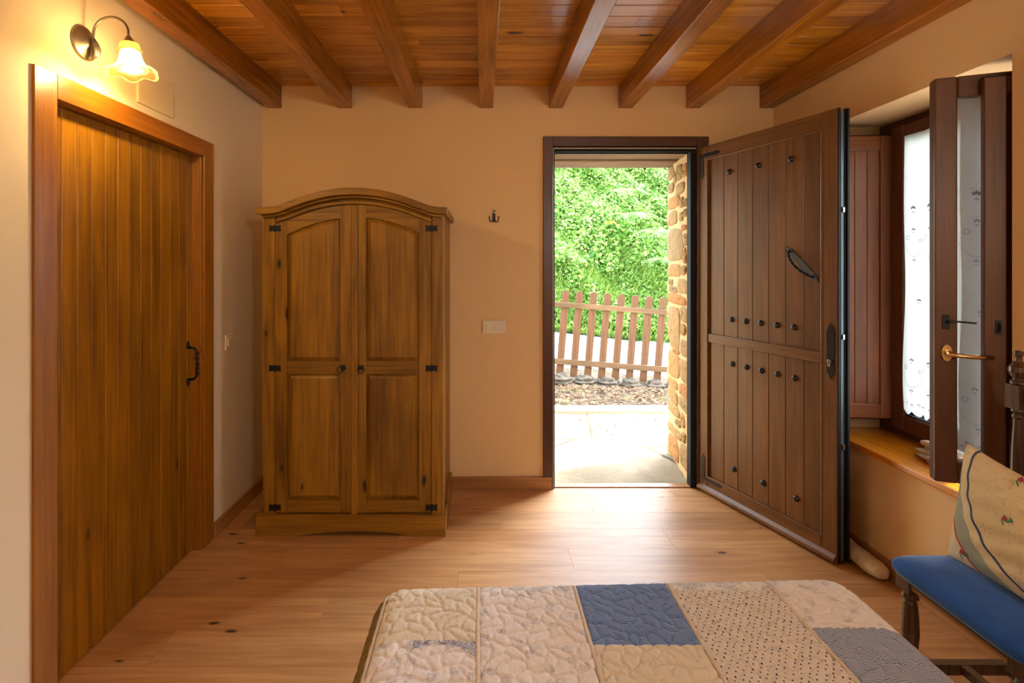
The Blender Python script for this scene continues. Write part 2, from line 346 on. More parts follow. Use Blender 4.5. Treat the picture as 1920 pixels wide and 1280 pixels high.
def prism(bm, pts, d0, d1, plane='xz'):
    """extrude a 2-D outline between two depths; plane 'xz' extrudes along y, 'xy' along z, 'yz' along x"""
    def P(p, d): return {'xz': (p[0], d, p[1]), 'xy': (p[0], p[1], d), 'yz': (d, p[0], p[1])}[plane]
    a = [bm.verts.new(P(p, d0)) for p in pts]; b = [bm.verts.new(P(p, d1)) for p in pts]
    n = len(pts)
    fa = bm.faces.new(a); fb = bm.faces.new(b[::-1])
    for i in range(n): bm.faces.new((a[i], b[i], b[(i+1) % n], a[(i+1) % n]))
    if n > 4: bmesh.ops.triangulate(bm, faces=[fa, fb])
    return bm
def lathe(bm, prof, origin=(0, 0, 0), axis=(0, 0, 1), n=24, ruffle=None):
    ax = Vector(axis).normalized(); q = Vector((0, 0, 1)).rotation_difference(ax); o = Vector(origin); rings = []
    for r, z in prof:
        if r < 1e-5: rings.append([bm.verts.new(o+q@Vector((0, 0, z)))]); continue
        ring = []
        for i in range(n):
            a = 2*PI*i/n; rr, zz = (r, z) if not ruffle else ruffle(r, z, a)
            ring.append(bm.verts.new(o+q@Vector((rr*math.cos(a), rr*math.sin(a), zz))))
        rings.append(ring)
    for a, b in zip(rings, rings[1:]):
        if len(a) == 1 and len(b) == 1: continue
        for i in range(n):
            j = (i+1) % n
            if len(a) == 1: bm.faces.new((a[0], b[i], b[j]))
            elif len(b) == 1: bm.faces.new((a[i], a[j], b[0]))
            else: bm.faces.new((a[i], a[j], b[j], b[i]))
    return bm
def tube(bm, pts, r, n=10, closed=False, cap=True):
    pts = [Vector(p) for p in pts]; m = len(pts); rs = r if isinstance(r, (list, tuple)) else [r]*m
    rings = []; up = None
    for i, p in enumerate(pts):
        if closed: t = pts[(i+1) % m]-pts[i-1]
        else: t = pts[min(i+1, m-1)]-pts[max(i-1, 0)]
        t.normalize()
        if up is None: up = t.orthogonal().normalized()
        up = (up-t*up.dot(t)).normalized(); s = t.cross(up)
        rings.append([bm.verts.new(p+rs[i]*(up*math.cos(2*PI*k/n)+s*math.sin(2*PI*k/n))) for k in range(n)])
    for i in range(m if closed else m-1):
        a, b = rings[i], rings[(i+1) % m]
        for k in range(n): bm.faces.new((a[k], a[(k+1) % n], b[(k+1) % n], b[k]))
    if cap and not closed: bm.faces.new(rings[0][::-1]); bm.faces.new(rings[-1])
    return bm
def boards(bm, x0, x1, n, y0, y1, z0, z1, ch=0.004, gap=0.0004):
    """vertical tongue and groove boards, each with chamfered front edges (front at y0)"""
    w = (x1-x0)/n
    for i in range(n):
        a, b = x0+i*w+gap, x0+(i+1)*w-gap
        pts = [(a, y1), (a, y0+ch), (a+ch, y0), (b-ch, y0), (b, y0+ch), (b, y1)]
        prism(bm, pts, z0, z1, 'xy')
    return bm
def copy_tree(o, parent=None):
    c = o.copy(); COL.objects.link(c); c.parent = parent
    for ch in list(o.children): copy_tree(ch, c)
    return c
def disc_blob(bm, outline, d0, d1, plane='xz'): return prism(bm, outline, d0, d1, plane)

# ------------------------------------------------------------------ room shell
XL, XR, YB, YN, ZC = -1.377, 1.817, 3.2, -1.3, 2.51
def struct(name, bm, mat, label=None, cat=None, parent=None, bev=0, smooth=False, group=None):
    o = obj(name, bm, mat, parent, bev=bev, smooth=smooth)
    if not parent: o['kind'] = 'structure'
    return setp(o, label, cat, group)

# floor: laminate planks laid along x
bm = BM(); pitch = 0.185; y = 2.334-pitch*20; row = 0
while y < YB+0.02:
    L = 1.38; x = -1.9+(row*0.53 % L)-L
    while x < 2.3:
        a, b = max(x, XL-0.06), min(x+L, XR+0.02); yy0, yy1 = max(y, YN), min(y+pitch, YB+0.005)
        if b > a and yy1 > yy0: box(bm, a+0.0005, b-0.0005, yy0+0.0005, yy1-0.0005, -0.012, 0)
        x += L
    y += pitch; row += 1
struct('floor', bm, M['floor'], 'light oak laminate floor planks with dark knots', 'floor')
struct('floor_slab', bx(XL-0.3, 2.6, YN-0.2, 3.27, -0.2, -0.012), M['rubber'], 'dark slab beneath the laminate planks', 'floor')

# walls
bm = BM()
box(bm, XL-0.25, XL, YN, 1.64, 0, 2.62); box(bm, XL-0.25, XL, 2.53, 3.8, 0, 2.62); box(bm, XL-0.25, XL, 1.64, 2.53, 1.94, 2.62); box(bm, XL-0.25, XL-0.10, 1.64, 2.53, 0, 1.94)
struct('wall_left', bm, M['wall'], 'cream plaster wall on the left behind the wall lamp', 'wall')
bm = BM()
box(bm, XL, 0.43, YB, 3.8, 0, 2.62); box(bm, 0.43, 1.335, YB, 3.27, 2.14, 2.62); box(bm, 0.43, 1.335, 3.27, 3.8, 2.30, 2.62)
prism(bm, [(1.335, YB), (1.335, 3.27), (1.387, 3.8), (2.6, 3.8), (2.6, YB)], 0, 2.62, 'xy')
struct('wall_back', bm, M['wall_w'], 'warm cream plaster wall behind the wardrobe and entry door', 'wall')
bm = BM()
prism(bm, [(XR, YN), (XR, 1.757), (2.16, 1.62), (2.34, 1.58), (2.34, YN)], 0, 2.62, 'xy')
prism(bm, [(XR, 2.70), (2.16, 2.70), (2.34, 2.86), (2.34, YB), (XR, YB)], 0, 2.62, 'xy'); box(bm, XR, 2.34, 1.757, 2.70, 0, 0.508); box(bm, XR, 2.34, 1.757, 2.70, 2.12, 2.62)
box(bm, 2.16, 2.34, 1.60, 1.757, 0, 0.508); box(bm, 1.95, 2.34, 1.60, 1.757, 2.12, 2.62); box(bm, 2.0945, 2.34, 1.60, 2.86, 0.5, 0.5415)
box(bm, 2.16, 2.34, 2.70, 2.87, 0, 0.5); box(bm, 2.16, 2.34, 2.70, 2.87, 2.12, 2.62)
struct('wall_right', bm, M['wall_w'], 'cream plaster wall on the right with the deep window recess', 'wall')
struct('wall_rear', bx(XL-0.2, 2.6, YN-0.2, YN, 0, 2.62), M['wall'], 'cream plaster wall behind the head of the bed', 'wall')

# ceiling boards along x
bm = BM(); y = YN; k = 0
while y < YB:
    j = random.uniform(-1.2, 1.6)
    for a, b in ((XL-0.02, j), (j, XR+0.02)):
        pts = [(y+0.0005, ZC+0.004), (y+0.004, ZC), (y+0.096, ZC), (y+0.0995, ZC+0.004), (y+0.0995, ZC+0.02), (y+0.0005, ZC+0.02)]
        prism(bm, pts, a, b-0.0005, 'yz')
    y += 0.1; k += 1
struct('ceiling', bm, M['ceil'], 'varnished orange pine ceiling boards with dark knots', 'ceiling')
struct('roof_slab', bx(XL-0.25, 2.6, YN-0.2, 3.8, 2.62, 2.75), M['wall'], 'roof slab above the pine ceiling', 'roof')

beam_x = [-1.298, -0.858, -0.418, 0.022, 0.457, 0.892, 1.312, 1.772]
beam_l = ['running beside the left wall', 'second from the left wall, above the tall wardrobe left side', 'third from the left wall, above the wardrobe right side', 'pointing straight at the viewer above the coat hook',
          'just left of the doorway, with a pale sheen on its face', 'above the middle of the open doorway', 'above the top of the open entry door', 'tight against the right wall over the window']
for x, l in zip(beam_x, beam_l):
    o = struct('ceiling_beam', bx(x-0.0435, x+0.0435, YN, YB, 2.373, ZC+0.002), M['beam'], 'brown varnished ceiling beam '+l, 'beam', bev=0.004, group='exposed ceiling beams')

# baseboards
struct('baseboard_left', bx(XL, XL+0.013, 2.612, YB, 0, 0.078), M['base_y'], 'oak baseboard between sliding door casing and wardrobe', 'baseboard', bev=0.002)
struct('baseboard_back', bx(XL+0.013, 0.377+0.052, YB-0.013-0.012, YB-0.0, 0, 0.075), M['base'], 'oak baseboard between wardrobe and doorway', 'baseboard', bev=0.002)
struct('baseboard_right', bx(XR-0.013, XR, YN, YB-0.03, 0, 0.078), M['base_y'], 'oak baseboard under the window on the right wall', 'baseboard', bev=0.002)

# ------------------------------------------------------------------ left sliding door
t1 = thing('trim_1', 'honey brown wooden casing around the slatted door on the left wall', 'door casing', (XL, 1.562, 0), PI/2, kind='structure')
# local x along world +Y, local y into the wall
def casing_leg(a, b): return bx(a, b, -0.010, 0.0, 0, 2.008)
obj('casing_board', casing_leg(0, 0.085), M['case_l'], t1, bev=0.002)
obj('casing_board', casing_leg(0.955, 1.043), M['case_l'], t1, bev=0.002)
obj('head_board', bx(0.0855, 0.9545, -0.010, 0.0, 1.928, 2.008), wood('casing_pine_head', hexc('C07620'), hexc('86480C'), 'x', 0.35, 0.2, vary=0.02, coat=0.25), t1, bev=0.002)
bm = BM(); box(bm, 0.940, 0.955, 0.0, 0.09, 0, 1.93); box(bm, 0.085, 0.955, 0.0, 0.09, 1.925, 1.94); box(bm, 0.08, 0.092, 0.0, 0.09, 0, 1.93)
obj('jamb', bm, M['case_l'], t1, bev=0.001)
d1 = thing('door_1', 'tall honey pine door of narrow vertical boards on the left wall', 'door', (XL-0.042, 1.60, 0), PI/2, kind='structure')
bm = BM(); p = 0.0665; x0 = 1.725-1.60-p*1
boards(bm, x0, x0+p*13, 13, 0.0, 0.02, 0.004, 1.923, 0.002, 0.0016)
obj('board_panel', bm, M['door_l'], d1)
obj('groove_strips', bx(x0, x0+p*13, 0.004, 0.0185, 0.006, 1.921), plain('pale_groove', hexc('D09A50'), 0.6), d1, label='pale strips in the grooves between the boards')  # paler strip showing through the gaps between the boards
obj('backing', bx(x0, x0+p*13, 0.021, 0.03, 0.004, 1.923), M['case_l'], d1)
# black pull handle
hx, hz0, hz1 = 0.865, 0.825, 1.015
bm = BM()
pts = [(hx, -0.003, hz0+0.018), (hx, -0.03, hz0+0.02), (hx, -0.042, hz0+0.035), (hx, -0.045, (hz0+hz1)/2), (hx, -0.042, hz1-0.035), (hx, -0.03, hz1-0.02), (hx, -0.003, hz1-0.018)]
tube(bm, pts, 0.006, 10)
for i in range(5): lathe(bm, [(0.001, -0.008), (0.009, -0.004), (0.009, 0.004), (0.001, 0.008)], (hx, -0.045, 0.87+0.025*i), n=12)
for z in (hz0+0.012, hz1-0.012):
    lathe(bm, [(0, -0.006), (0.012, -0.005), (0.014, 0), (0, 0)], (hx, 0, z), (0, 1, 0), n=14)
    lathe(bm, [(0, -0.005), (0.008, -0.004), (0.009, 0), (0, 0)], (hx, 0, z+(0.018 if z > 0.9 else -0.018)), (0, 1, 0), n=12)
obj('door_handle', bm, M['iron'], d1, smooth=True, label='black wrought iron pull handle')

# junction cover plate
o = obj('junction_cover', bx(XL, XL+0.009, 2.034, 2.267, 2.042, 2.192), M['plate'], bev=0.002)
setp(o, 'blank rectangular cover plate on left wall below the lamp', 'cover plate')

# ------------------------------------------------------------------ wall lamp
def sconce(loc, rotz, label, power):
    """local x points out of the wall"""
    t = thing('wall_lamp', label, 'wall lamp', loc, rotz)
    bm = BM(); lathe(bm, [(0, 0), (0.056, 0), (0.058, 0.005), (0.052, 0.010), (0.044, 0.011), (0.040, 0.016), (0.022, 0.022), (0.018, 0.028), (0, 0.030)], (0, 0, 0), (1, 0, 0), 36)
    obj('back_plate', bm, M['pewter'], t, smooth=True)
    bm = BM(); pts = []
    for i in range(25):
        a = PI*(1-i/24.0)*1.0
        pts.append((0.094+0.060*math.cos(a), 0, 0.037+0.055*math.sin(a)))
    pre = [(0.02, 0, -0.055), (0.028, 0, -0.04), (0.03, 0, -0.02), (0.031, 0, 0.01)]
    tube(bm, pre+pts+[(0.155, 0, 0.025)], 0.0042, 10)
    tube(bm, [(0.0, 0, 0.0), (0.03, 0, 0.0)], 0.006, 10)
    obj('arm', bm, M['pewter'], t, smooth=True)
    bm = BM()
    for s in (-1, 1, 0.2):
        tube(bm, [(0.034, 0.003*s, 0.02), (0.042, 0.007*s, 0.0), (0.048, 0.009*s, -0.02), (0.044, 0.006*s, -0.042), (0.036, 0.002*s, -0.05)], [0.002, 0.005, 0.006, 0.005, 0.002], 8)
    obj('leaf_ornament', bm, M['pewter'], t, smooth=True)
    sh = Vector((0.155, 0, 0.025)); ax = Vector((0.10, 0, -1)).normalized()
    bm = BM(); lathe(bm, [(0, 0), (0.007, 0.0), (0.010, 0.006), (0.020, 0.022), (0.023, 0.026), (0.0, 0.026)], sh, ax, 24)
    obj('lamp_holder', bm, M['pewter'], t, smooth=True)
    shade = obj('lamp_shade', lathe(BM(), [(0.021, 0.045), (0.030, 0.052), (0.033, 0.07), (0.037, 0.085), (0.045, 0.105), (0.052, 0.115)], sh, ax, 40), M['frost'], t, smooth=True)
    bm = BM(); lathe(bm, [(0.018, 0.022), (0.028, 0.026), (0.031, 0.034), (0.031, 0.045), (0.037, 0.050), (0.037, 0.053), (0.031, 0.054)], sh, ax, 36)
    obj('amber_collar', bm, M['amber'], shade, smooth=True)
    def ruf(r, z, a):
        k = max(0, (z-0.100)/0.03); return r+0.006*k*math.cos(6*a), z+0.007*k*math.cos(6*a+0.6)
    bm = BM(); lathe(bm, [(0.0447, 0.103), (0.055, 0.112), (0.068, 0.120), (0.078, 0.122), (0.0785, 0.126), (0.066, 0.126), (0.05, 0.114)], sh, ax, 72, ruf)
    obj('ruffled_rim', bm, M['clearg'], shade, smooth=True)
    bm = BM(); c = sh+ax*0.085
    bmesh.ops.create_uvsphere(bm, u_segments=20, v_segments=12, radius=0.019, matrix=Matrix.Translation(c) @ Matrix.Diagonal((1, 1, 1.35, 1)))
    obj('bulb', bm, M['bulb'], t, smooth=True)
    ld = bpy.data.lights.new('lamp_light', 'POINT'); ld.energy = power; ld.color = (1.0, 0.70, 0.30); ld.shadow_soft_size = 0.024
    lo = bpy.data.objects.new('lamp_light', ld); COL.objects.link(lo); lo.parent = t; lo.location = sh+ax*0.118
    return t
sconce((XL, 1.767, 2.157), 0, 'lit wall lamp with ruffled glass flower shade above the slatted door', 6.5)

# added globe light, unseen behind the viewpoint, gives most of the room light
gl = thing('added_globe_light', 'added glowing globe, unseen behind the viewpoint, that brightens the room', 'added light', (0.95, -0.9, 2.51))
obj('globe_hanger', lathe(BM(), [(0, -0.001), (0.05, -0.001), (0.045, -0.02), (0.006, -0.03), (0.006, -0.47), (0.03, -0.48), (0.03, -0.5), (0, -0.5)]), M['pewter'], gl, smooth=True)
M['globe'] = emis('added_globe_emission', (1.0, 0.93, 0.82), 35.0)
bm = BM(); bmesh.ops.create_uvsphere(bm, u_segments=28, v_segments=16, radius=0.13, matrix=Matrix.Translation((0, 0, -0.62))); obj('globe_emitter', bm, M['globe'], gl, smooth=True)

# ------------------------------------------------------------------ switches and hook
def light_switch(loc, rotz, w, h, n, label):
    t = thing('light_switch', label, 'light switch', loc, rotz)
    o = obj('switch_plate', bx(-w/2, w/2, -0.009, 0, -h/2, h/2), M['switch'], t, bev=0.004)
    rw = (w-0.04)/n*0.82 if n > 1 else w*0.62
    for i in range(n):
        c = (i-(n-1)/2)*(w-0.03)/n
        obj('rocker', bx(c-rw/2, c+rw/2, -0.014, -0.008, -h*0.28, h*0.28), M['switch'], t, bev=0.002)
    return t
light_switch((0.0715, YB, 1.008), 0, 0.147, 0.083, 2, 'cream double light switch on back wall between wardrobe and doorway')
light_switch((XL, 2.771, 0.98), PI/2, 0.08, 0.082, 1, 'white single light switch on left wall beside the slatted door')
hk = thing('coat_hook', 'small black double coat hook with white knob on the back wall', 'hook', (0.07, YB, 1.700))
bm = BM(); prism(bm, [(-0.009, 0.026), (0.009, 0.026), (0.010, -0.028), (0.006, -0.034), (-0.006, -0.034), (-0.010, -0.028)], -0.004, 0)
obj('hook_plate', bm, M['iron'], hk)
for s in (-1, 1):
    pts = [(0, -0.004, -0.022), (s*0.006, -0.012, -0.034), (s*0.014, -0.02, -0.038), (s*0.024, -0.026, -0.034), (s*0.028, -0.03, -0.022), (s*0.029, -0.03, -0.008)]
    bm = BM(); tube(bm, pts, 0.0035, 8); lathe(bm, [(0, -0.005), (0.005, 0), (0, 0.005)], (s*0.029, -0.03, -0.006), n=10)
    obj('hook_arm', bm, M['iron'], hk, smooth=True)
kn = obj('knob', lathe(BM(), [(0, -0.018), (0.012, -0.016), (0.014, -0.008), (0.006, 0), (0, 0)], (0.003, 0, 0.030), (0, 1, 0), 20), M['white'], hk, smooth=True, label='white porcelain knob')
bm = BM()
star = []
for i in range(12):
    a = 2*PI*i/12+PI/2; r = 0.0085 if i % 2 == 0 else 0.003; star.append((0.003+r*math.cos(a), 0.030+r*math.sin(a)))
prism(bm, star, -0.0195, -0.0165); obj('star', bm, M['iron'], kn, label='black painted star')

# ------------------------------------------------------------------ wardrobe
WX, WY = -0.66, 2.65
wd = thing('wardrobe', 'two door waxed pine wardrobe with arched cornice against the back wall', 'wardrobe', (WX, WY, 0))
def smax(a, b, k=0.03): return 0.5*(a+b+math.sqrt((a-b)**2+k*k))
def arch(dx): return smax(0.101-dx*dx/1.50, 0.0, 0.022)-0.004
ZT = 1.690
def arc_pts(x0, x1, f, n=40): return [(x0+(x1-x0)*i/n, f(x0+(x1-x0)*i/n)) for i in range(n+1)]
lw, rw_ = -1.137-WX, -0.204-WX
bm = BM()   # carcass: two sides, back, floor and the two outer front stiles
box(bm, lw, lw+0.018, 0.02, 0.53, 0.0, 1.662); box(bm, rw_-0.018, rw_, 0.02, 0.53, 0.0, 1.662)
box(bm, lw+0.018, rw_-0.018, 0.518, 0.53, 0.1, 1.75); box(bm, lw+0.018, rw_-0.018, 0.03, 0.518, 0.11, 0.13)
obj('carcass', bm, M['ward_y'], wd, bev=0.002)
each('corner_post', [(lw, -1.0755-WX, 0.0, 0.022, 0.09, 1.665), (-0.2635-WX, rw_, 0.0, 0.022, 0.09, 1.665)], M['ward'], wd, 0.002)
# plinth with a curved cut-out
zpl = lambda x: 0.028*max(0, 1-((x+0.0)/0.318)**2)
pl0, pl1 = -1.164-WX, -0.190-WX
pts = [(pl0, 0.0), (-0.3181, 0.0)]+arc_pts(-0.318, 0.318, zpl, 24)[1:-1]+[(0.3181, 0.0), (pl1, 0.0), (pl1, 0.108), (pl0, 0.108)]
bm = BM(); prism(bm, pts, -0.022, 0.0); box(bm, pl0, lw-0.0005, 0.0005, 0.53, 0.0, 0.108); box(bm, rw_+0.0005, pl1, 0.0005, 0.53, 0.0, 0.108)
obj('plinth', bm, M['ward_x'], wd, bev=0.003)
# cornice: arched moulding in three steps
cx0, cx1 = -1.158-WX, -0.180-WX
def band(bm, x0, x1, zlo, zhi, y0, y1, n=60):
    up = arc_pts(x0, x1, lambda x: ZT+arch(x)+zhi, n); lo = arc_pts(x0, x1, lambda x: ZT+arch(x)+zlo, n)
    V = []
    for (a, zu), (_, zl) in zip(up, lo): V.append([bm.verts.new((a, y0, zl)), bm.verts.new((a, y0, zu)), bm.verts.new((a, y1, zu)), bm.verts.new((a, y1, zl))])
    for p, q in zip(V, V[1:]):
        for i in range(4): bm.faces.new((p[i], p[(i+1) % 4], q[(i+1) % 4], q[i]))
    bm.faces.new(V[0]); bm.faces.new(V[-1][::-1])
bm = BM()
band(bm, cx0, cx1, -0.036, 0.0, -0.045, 0.53)
band(bm, lw+0.002, rw_-0.002, -0.050, -0.036, -0.022, 0.04)
band(bm, -1.0745-WX, -0.2645-WX, -0.062, -0.050, 0.0, 0.04)
band(bm, -1.0745-WX, -0.2645-WX, -0.080, -0.062, -0.014, 0.04)
obj('cornice', bm, M['ward_x'], wd, bev=0.007, seg=3)
# doors
PT = lambda dx: 1.6415-dx*dx/1.37           # top edge of the upper panels
DTOP = lambda x: ZT+arch(x)-0.082
def raised(bm, x0, x1, z0, ztop, y_out=0.017, y_in=0.004, b=0.024, n=16):
    def ring(d, y):
        top = arc_pts(x1-d, x0+d, lambda x: ztop(x)-d, n)
        return [bm.verts.new((x, y, z)) for x, z in ([(x0+d, z0+d), (x1-d, z0+d)]+top)]
    r = [ring(0, y_out), ring(0.003, y_out), ring(b, y_in)]
    for a, c in zip(r, r[1:]):
        for i in range(len(a)): bm.faces.new((a[i], a[(i+1) % len(a)], c[(i+1) % len(a)], c[i]))
    f = bm.faces.new(r[-1]); bmesh.ops.triangulate(bm, faces=[f])
def hinge(parent, x, z):
    bm = BM()
    for s in (-1, 1):
        o = [(0.0, 0.015), (0.009, 0.016), (0.015, 0.010), (0.020, 0.016), (0.030, 0.016), (0.031, 0.009), (0.026, 0.004), (0.030, 0.0), (0.026, -0.004), (0.031, -0.009), (0.030, -0.016), (0.020, -0.016), (0.015, -0.010), (0.009, -0.016), (0.0, -0.015)]
        prism(bm, [(x+s*a, z+c) for a, c in o], -0.003, 0.0005)
    tube(bm, [(x, -0.004, z-0.018), (x, -0.004, z+0.018)], 0.0035, 8)
    obj('hinge', bm, M['iron'], parent, bev=0.0008)
def ring_pull(parent, x, z, tilt):
    bm = BM()
    for a in range(4):
        an = PI/4+a*PI/2+(0.2 if tilt else 0); c = (x+0.010*math.cos(an), z+0.010*math.sin(an))
        prism(bm, [(c[0]+0.0065*math.cos(q*PI/5), c[1]+0.0065*math.sin(q*PI/5)) for q in range(10)], -0.003, 0.0005)
    prism(bm, [(x+0.009*math.cos(q*PI/6), z+0.009*math.sin(q*PI/6)) for q in range(12)], -0.0045, 0.0005)
    ccx = x+(-0.012 if tilt else 0.0)
    tube(bm, [(ccx+0.0165*math.cos(q*PI/12), -0.008, z-0.010+0.0165*math.sin(q*PI/12)) for q in range(24)], 0.0026, 8, closed=True)
    obj('ring_handle', bm, M['iron'], parent, smooth=False)
def wdoor(x0, x1, px0, px1, hingex, pullx, strip=None, tilt=False):
    d = bpy.data.objects.new('door', None); COL.objects.link(d); d.parent = wd
    for a, c in ((x0, px0), (px1, x1)):
        bm = BM(); prism(bm, [(a, 0.112), (c, 0.112)]+arc_pts(c, a, DTOP, 10), 0.0, 0.021)
        obj('stile', bm, M['ward'], d, bev=0.002)
    each('rail', [(px0+0.0005, px1-0.0005, 0.0008, 0.0205, 0.112, 0.176), (px0+0.0005, px1-0.0005, 0.0008, 0.0205, 0.830, 0.8935)], M['ward_x'], d, 0.0015)
    bm = BM(); prism(bm, arc_pts(px0+0.0005, px1-0.0005, PT, 16)+arc_pts(px1-0.0005, px0+0.0005, DTOP, 16), 0.0008, 0.0205)
    obj('rail', bm, M['ward_x'], d, bev=0.0015)
    bm = BM(); raised(bm, px0, px1, 0.8935, PT); obj('raised_panel', bm, M['ward'], d)
    bm = BM(); raised(bm, px0, px1, 0.176, lambda x: 0.830); obj('raised_panel', bm, M['ward'], d)
    if strip: obj('cover_strip', bx(strip[0], strip[1], -0.012, -0.0005, 0.095, DTOP(0)-0.003), M['ward'], d, bev=0.005, seg=3)
    for z in (1.583, 0.860, 0.140): hinge(d, hingex, z)
    ring_pull(d, pullx, 0.863, tilt)
    return d
wdoor(-1.0735-WX, -0.6795-WX+0.015, -1.013-WX, -0.737-WX, -1.0745-WX, -0.722-WX, (-0.679-WX, -0.646-WX), True)
wdoor(-0.660-WX, -0.2655-WX, -0.6045-WX, -0.3285-WX, -0.2645-WX, -0.629-WX)

# ------------------------------------------------------------------ entry door frame
tf = thing('trim_2', 'dark brown frame around the open entry doorway', 'door frame', (0, 0, 0), 0, kind='structure')
each('jamb', [(0.377, 0.437, 3.180, 3.25, 0, 2.193), (1.335, 1.407, 3.180, 3.25, 0, 2.193)], M['frame'], tf, 0.003)
bm = BM(); box(bm, 0.437, 1.335, 3.180, 3.25, 2.132, 2.193); box(bm, 0.437, 1.335, 3.21, 3.25, 2.10, 2.132)
obj('head', bm, wood('dark_walnut_head', hexc('5E3824'), hexc('45271A'), 'x', 0.4, 0, vary=0.05, coat=0.1), tf, bev=0.003)
bm = BM(); box(bm, 0.437, 0.450, 3.195, 3.26, 0, 2.118); box(bm, 1.300, 1.335, 3.20, 3.262, 0, 2.118); box(bm, 0.450, 1.30, 3.195, 3.26, 2.100, 2.118)
obj('rubber_seal', bm, M['rubber'], tf, bev=0.003, label='black rubber door seal')
bm = BM(); box(bm, 0.4375, 0.443, 3.190, 3.1949, 0, 2.122); box(bm, 0.443, 1.33, 3.186, 3.1948, 2.118, 2.124)
obj('metal_edge', bm, M['step'], tf)
bm = BM(); box(bm, 0.437, 1.335, 3.2052, 3.262, -0.005, 0.006); obj('threshold', bm, M['base'], tf, bev=0.002)

# ------------------------------------------------------------------ open entry door leaf
LH = (1.345, 3.19); LF = (1.642, 2.37)
la = math.atan2(LF[1]-LH[1], LF[0]-LH[0]); LL = 0.872; zt, zb = 2.122, 0.012
d2 = thing('door_2', 'heavy studded brown plank entry door standing open into the room', 'door', (LH[0], LH[1], 0), la, kind='structure')
bm = BM()
st0, st1, pz0, pz1 = 0.072, 0.795, 0.105, 2.036
each('stile', [(0.0, st0, 0, 0.057, zb, zt), (st1, LL, 0, 0.045, zb, zt)], M['entry'], d2, 0.005)
each('rail', [(st0+0.0005, st1-0.0005, 0.0005, 0.045, pz1, zt), (st0+0.0005, st1-0.0005, 0.0005, 0.045, zb, pz0)], M['entry_x'], d2, 0.005)
bm = BM(); boards(bm, 0.0885-0.0, 0.0885+0.0995*7+0.012, 7, 0.012, 0.03, pz0, pz1, 0.003); box(bm, st0, 0.0883, 0.016, 0.03, pz0, pz1)
obj('board_panel', bm, M['entry'], d2)
obj('back_skin', bx(0.0, LL+0.004, 0.0575, 0.0705, zb, zt+0.003), M['shut'], d2, bev=0.002)
obj('middle_rail', bx(0.082, st1-0.001, -0.004, 0.0118, 0.925, 0.978), M['entry_x'], d2, bev=0.006, seg=3)
bm = BM(); pts = [(0.0, 0.010), (-0.016, 0.012), (-0.022, 0.022), (-0.018, 0.034), (-0.004, 0.046), (0.0, 0.05)]
prism(bm, pts, 0.004, LL-0.004, 'yz'); obj('weather_bar', bm, M['entry_x'], d2, bev=0.002)
# moulding round the panel
bm = BM()
for a in ((st0-0.002, st1+0.002, pz1-0.004, pz1+0.008), (st0-0.002, st1+0.002, pz0-0.008, pz0+0.004)): box(bm, a[0], a[1], -0.003, 0.012, a[2], a[3])
box(bm, st1-0.004, st1+0.006, -0.003, 0.012, pz0, pz1); box(bm, st0-0.006, st0+0.004, -0.003, 0.012, pz0, pz1)
obj('panel_moulding', bm, M['entry_x'], d2, bev=0.003)
bm = BM(); box(bm, LL+0.0005, LL+0.004, 0.002, 0.016, zb, zt); box(bm, LL-0.004, LL+0.002, 0.044, 0.0574, zb, zt); box(bm, LL+0.0045, LL+0.012, 0.052, 0.066, zb, zt)
obj('edge_seal', bm, M['rubber'], d2, bev=0.001, label='black rubber edge seals')
obj('lock_strip', bx(LL+0.0005, LL+0.003, 0.020, 0.036, zb+0.02, zt-0.02), M['alu'], d2, label='grey metal lock strip on door edge')
each('latch_bolt', [(LL+0.003, LL+0.012, 0.022, 0.034, z-0.012, z+0.012) for z in (0.55, 1.06, 1.65)], M['steel'], d2, 0.001)
studs = [(0.232, 1.936), (0.430, 1.936), (0.626, 1.932)]+[(0.250+0.0985*i, 1.079) for i in range(5)]+[(0.254+0.0985*i, 0.823) for i in range(5)]+[(0.265, 0.220), (0.461, 0.220), (0.656, 0.220)]
sm = None
for s, z in studs:
    if sm is None:
        sm = obj('stud', lathe(BM(), [(0.0165, 0.0), (0.0165, -0.002), (0.014, -0.008), (0.008, -0.0135), (0, -0.015)], (0, 0, 0), (0, 1, 0), 20), M['studm'], d2, smooth=True); o = sm
    else:
        o = sm.copy(); COL.objects.link(o)
    o.location = (s, 0.0118, z)
# profile axis y: flip so that domes face out
# corner brackets
def bracket(cx, cz, sx, sz):
    bm = BM(); L1, L2, w = 0.135, 0.135, 0.022
    def sp(pts): return [(cx+sx*a, cz+sz*b) for a, b in pts]
    prism(bm, sp([(0, 0), (0, -L2+0.02), (-0.004, -L2+0.008), (w/2, -L2-0.022), (w+0.004, -L2+0.008), (w, -L2+0.02), (w, -w), (L1-0.02, -w), (L1-0.010, -w-0.005), (L1+0.022, -w/2), (L1-0.010, 0.005), (L1-0.02, 0)]), -0.0035, 0.0002)
    obj('corner_bracket', bm, M['studm'], d2, bev=0.0008, label='dark iron corner bracket')
bracket(0.018, 2.075, 1, 1); bracket(0.030, 0.075, 1, -1)
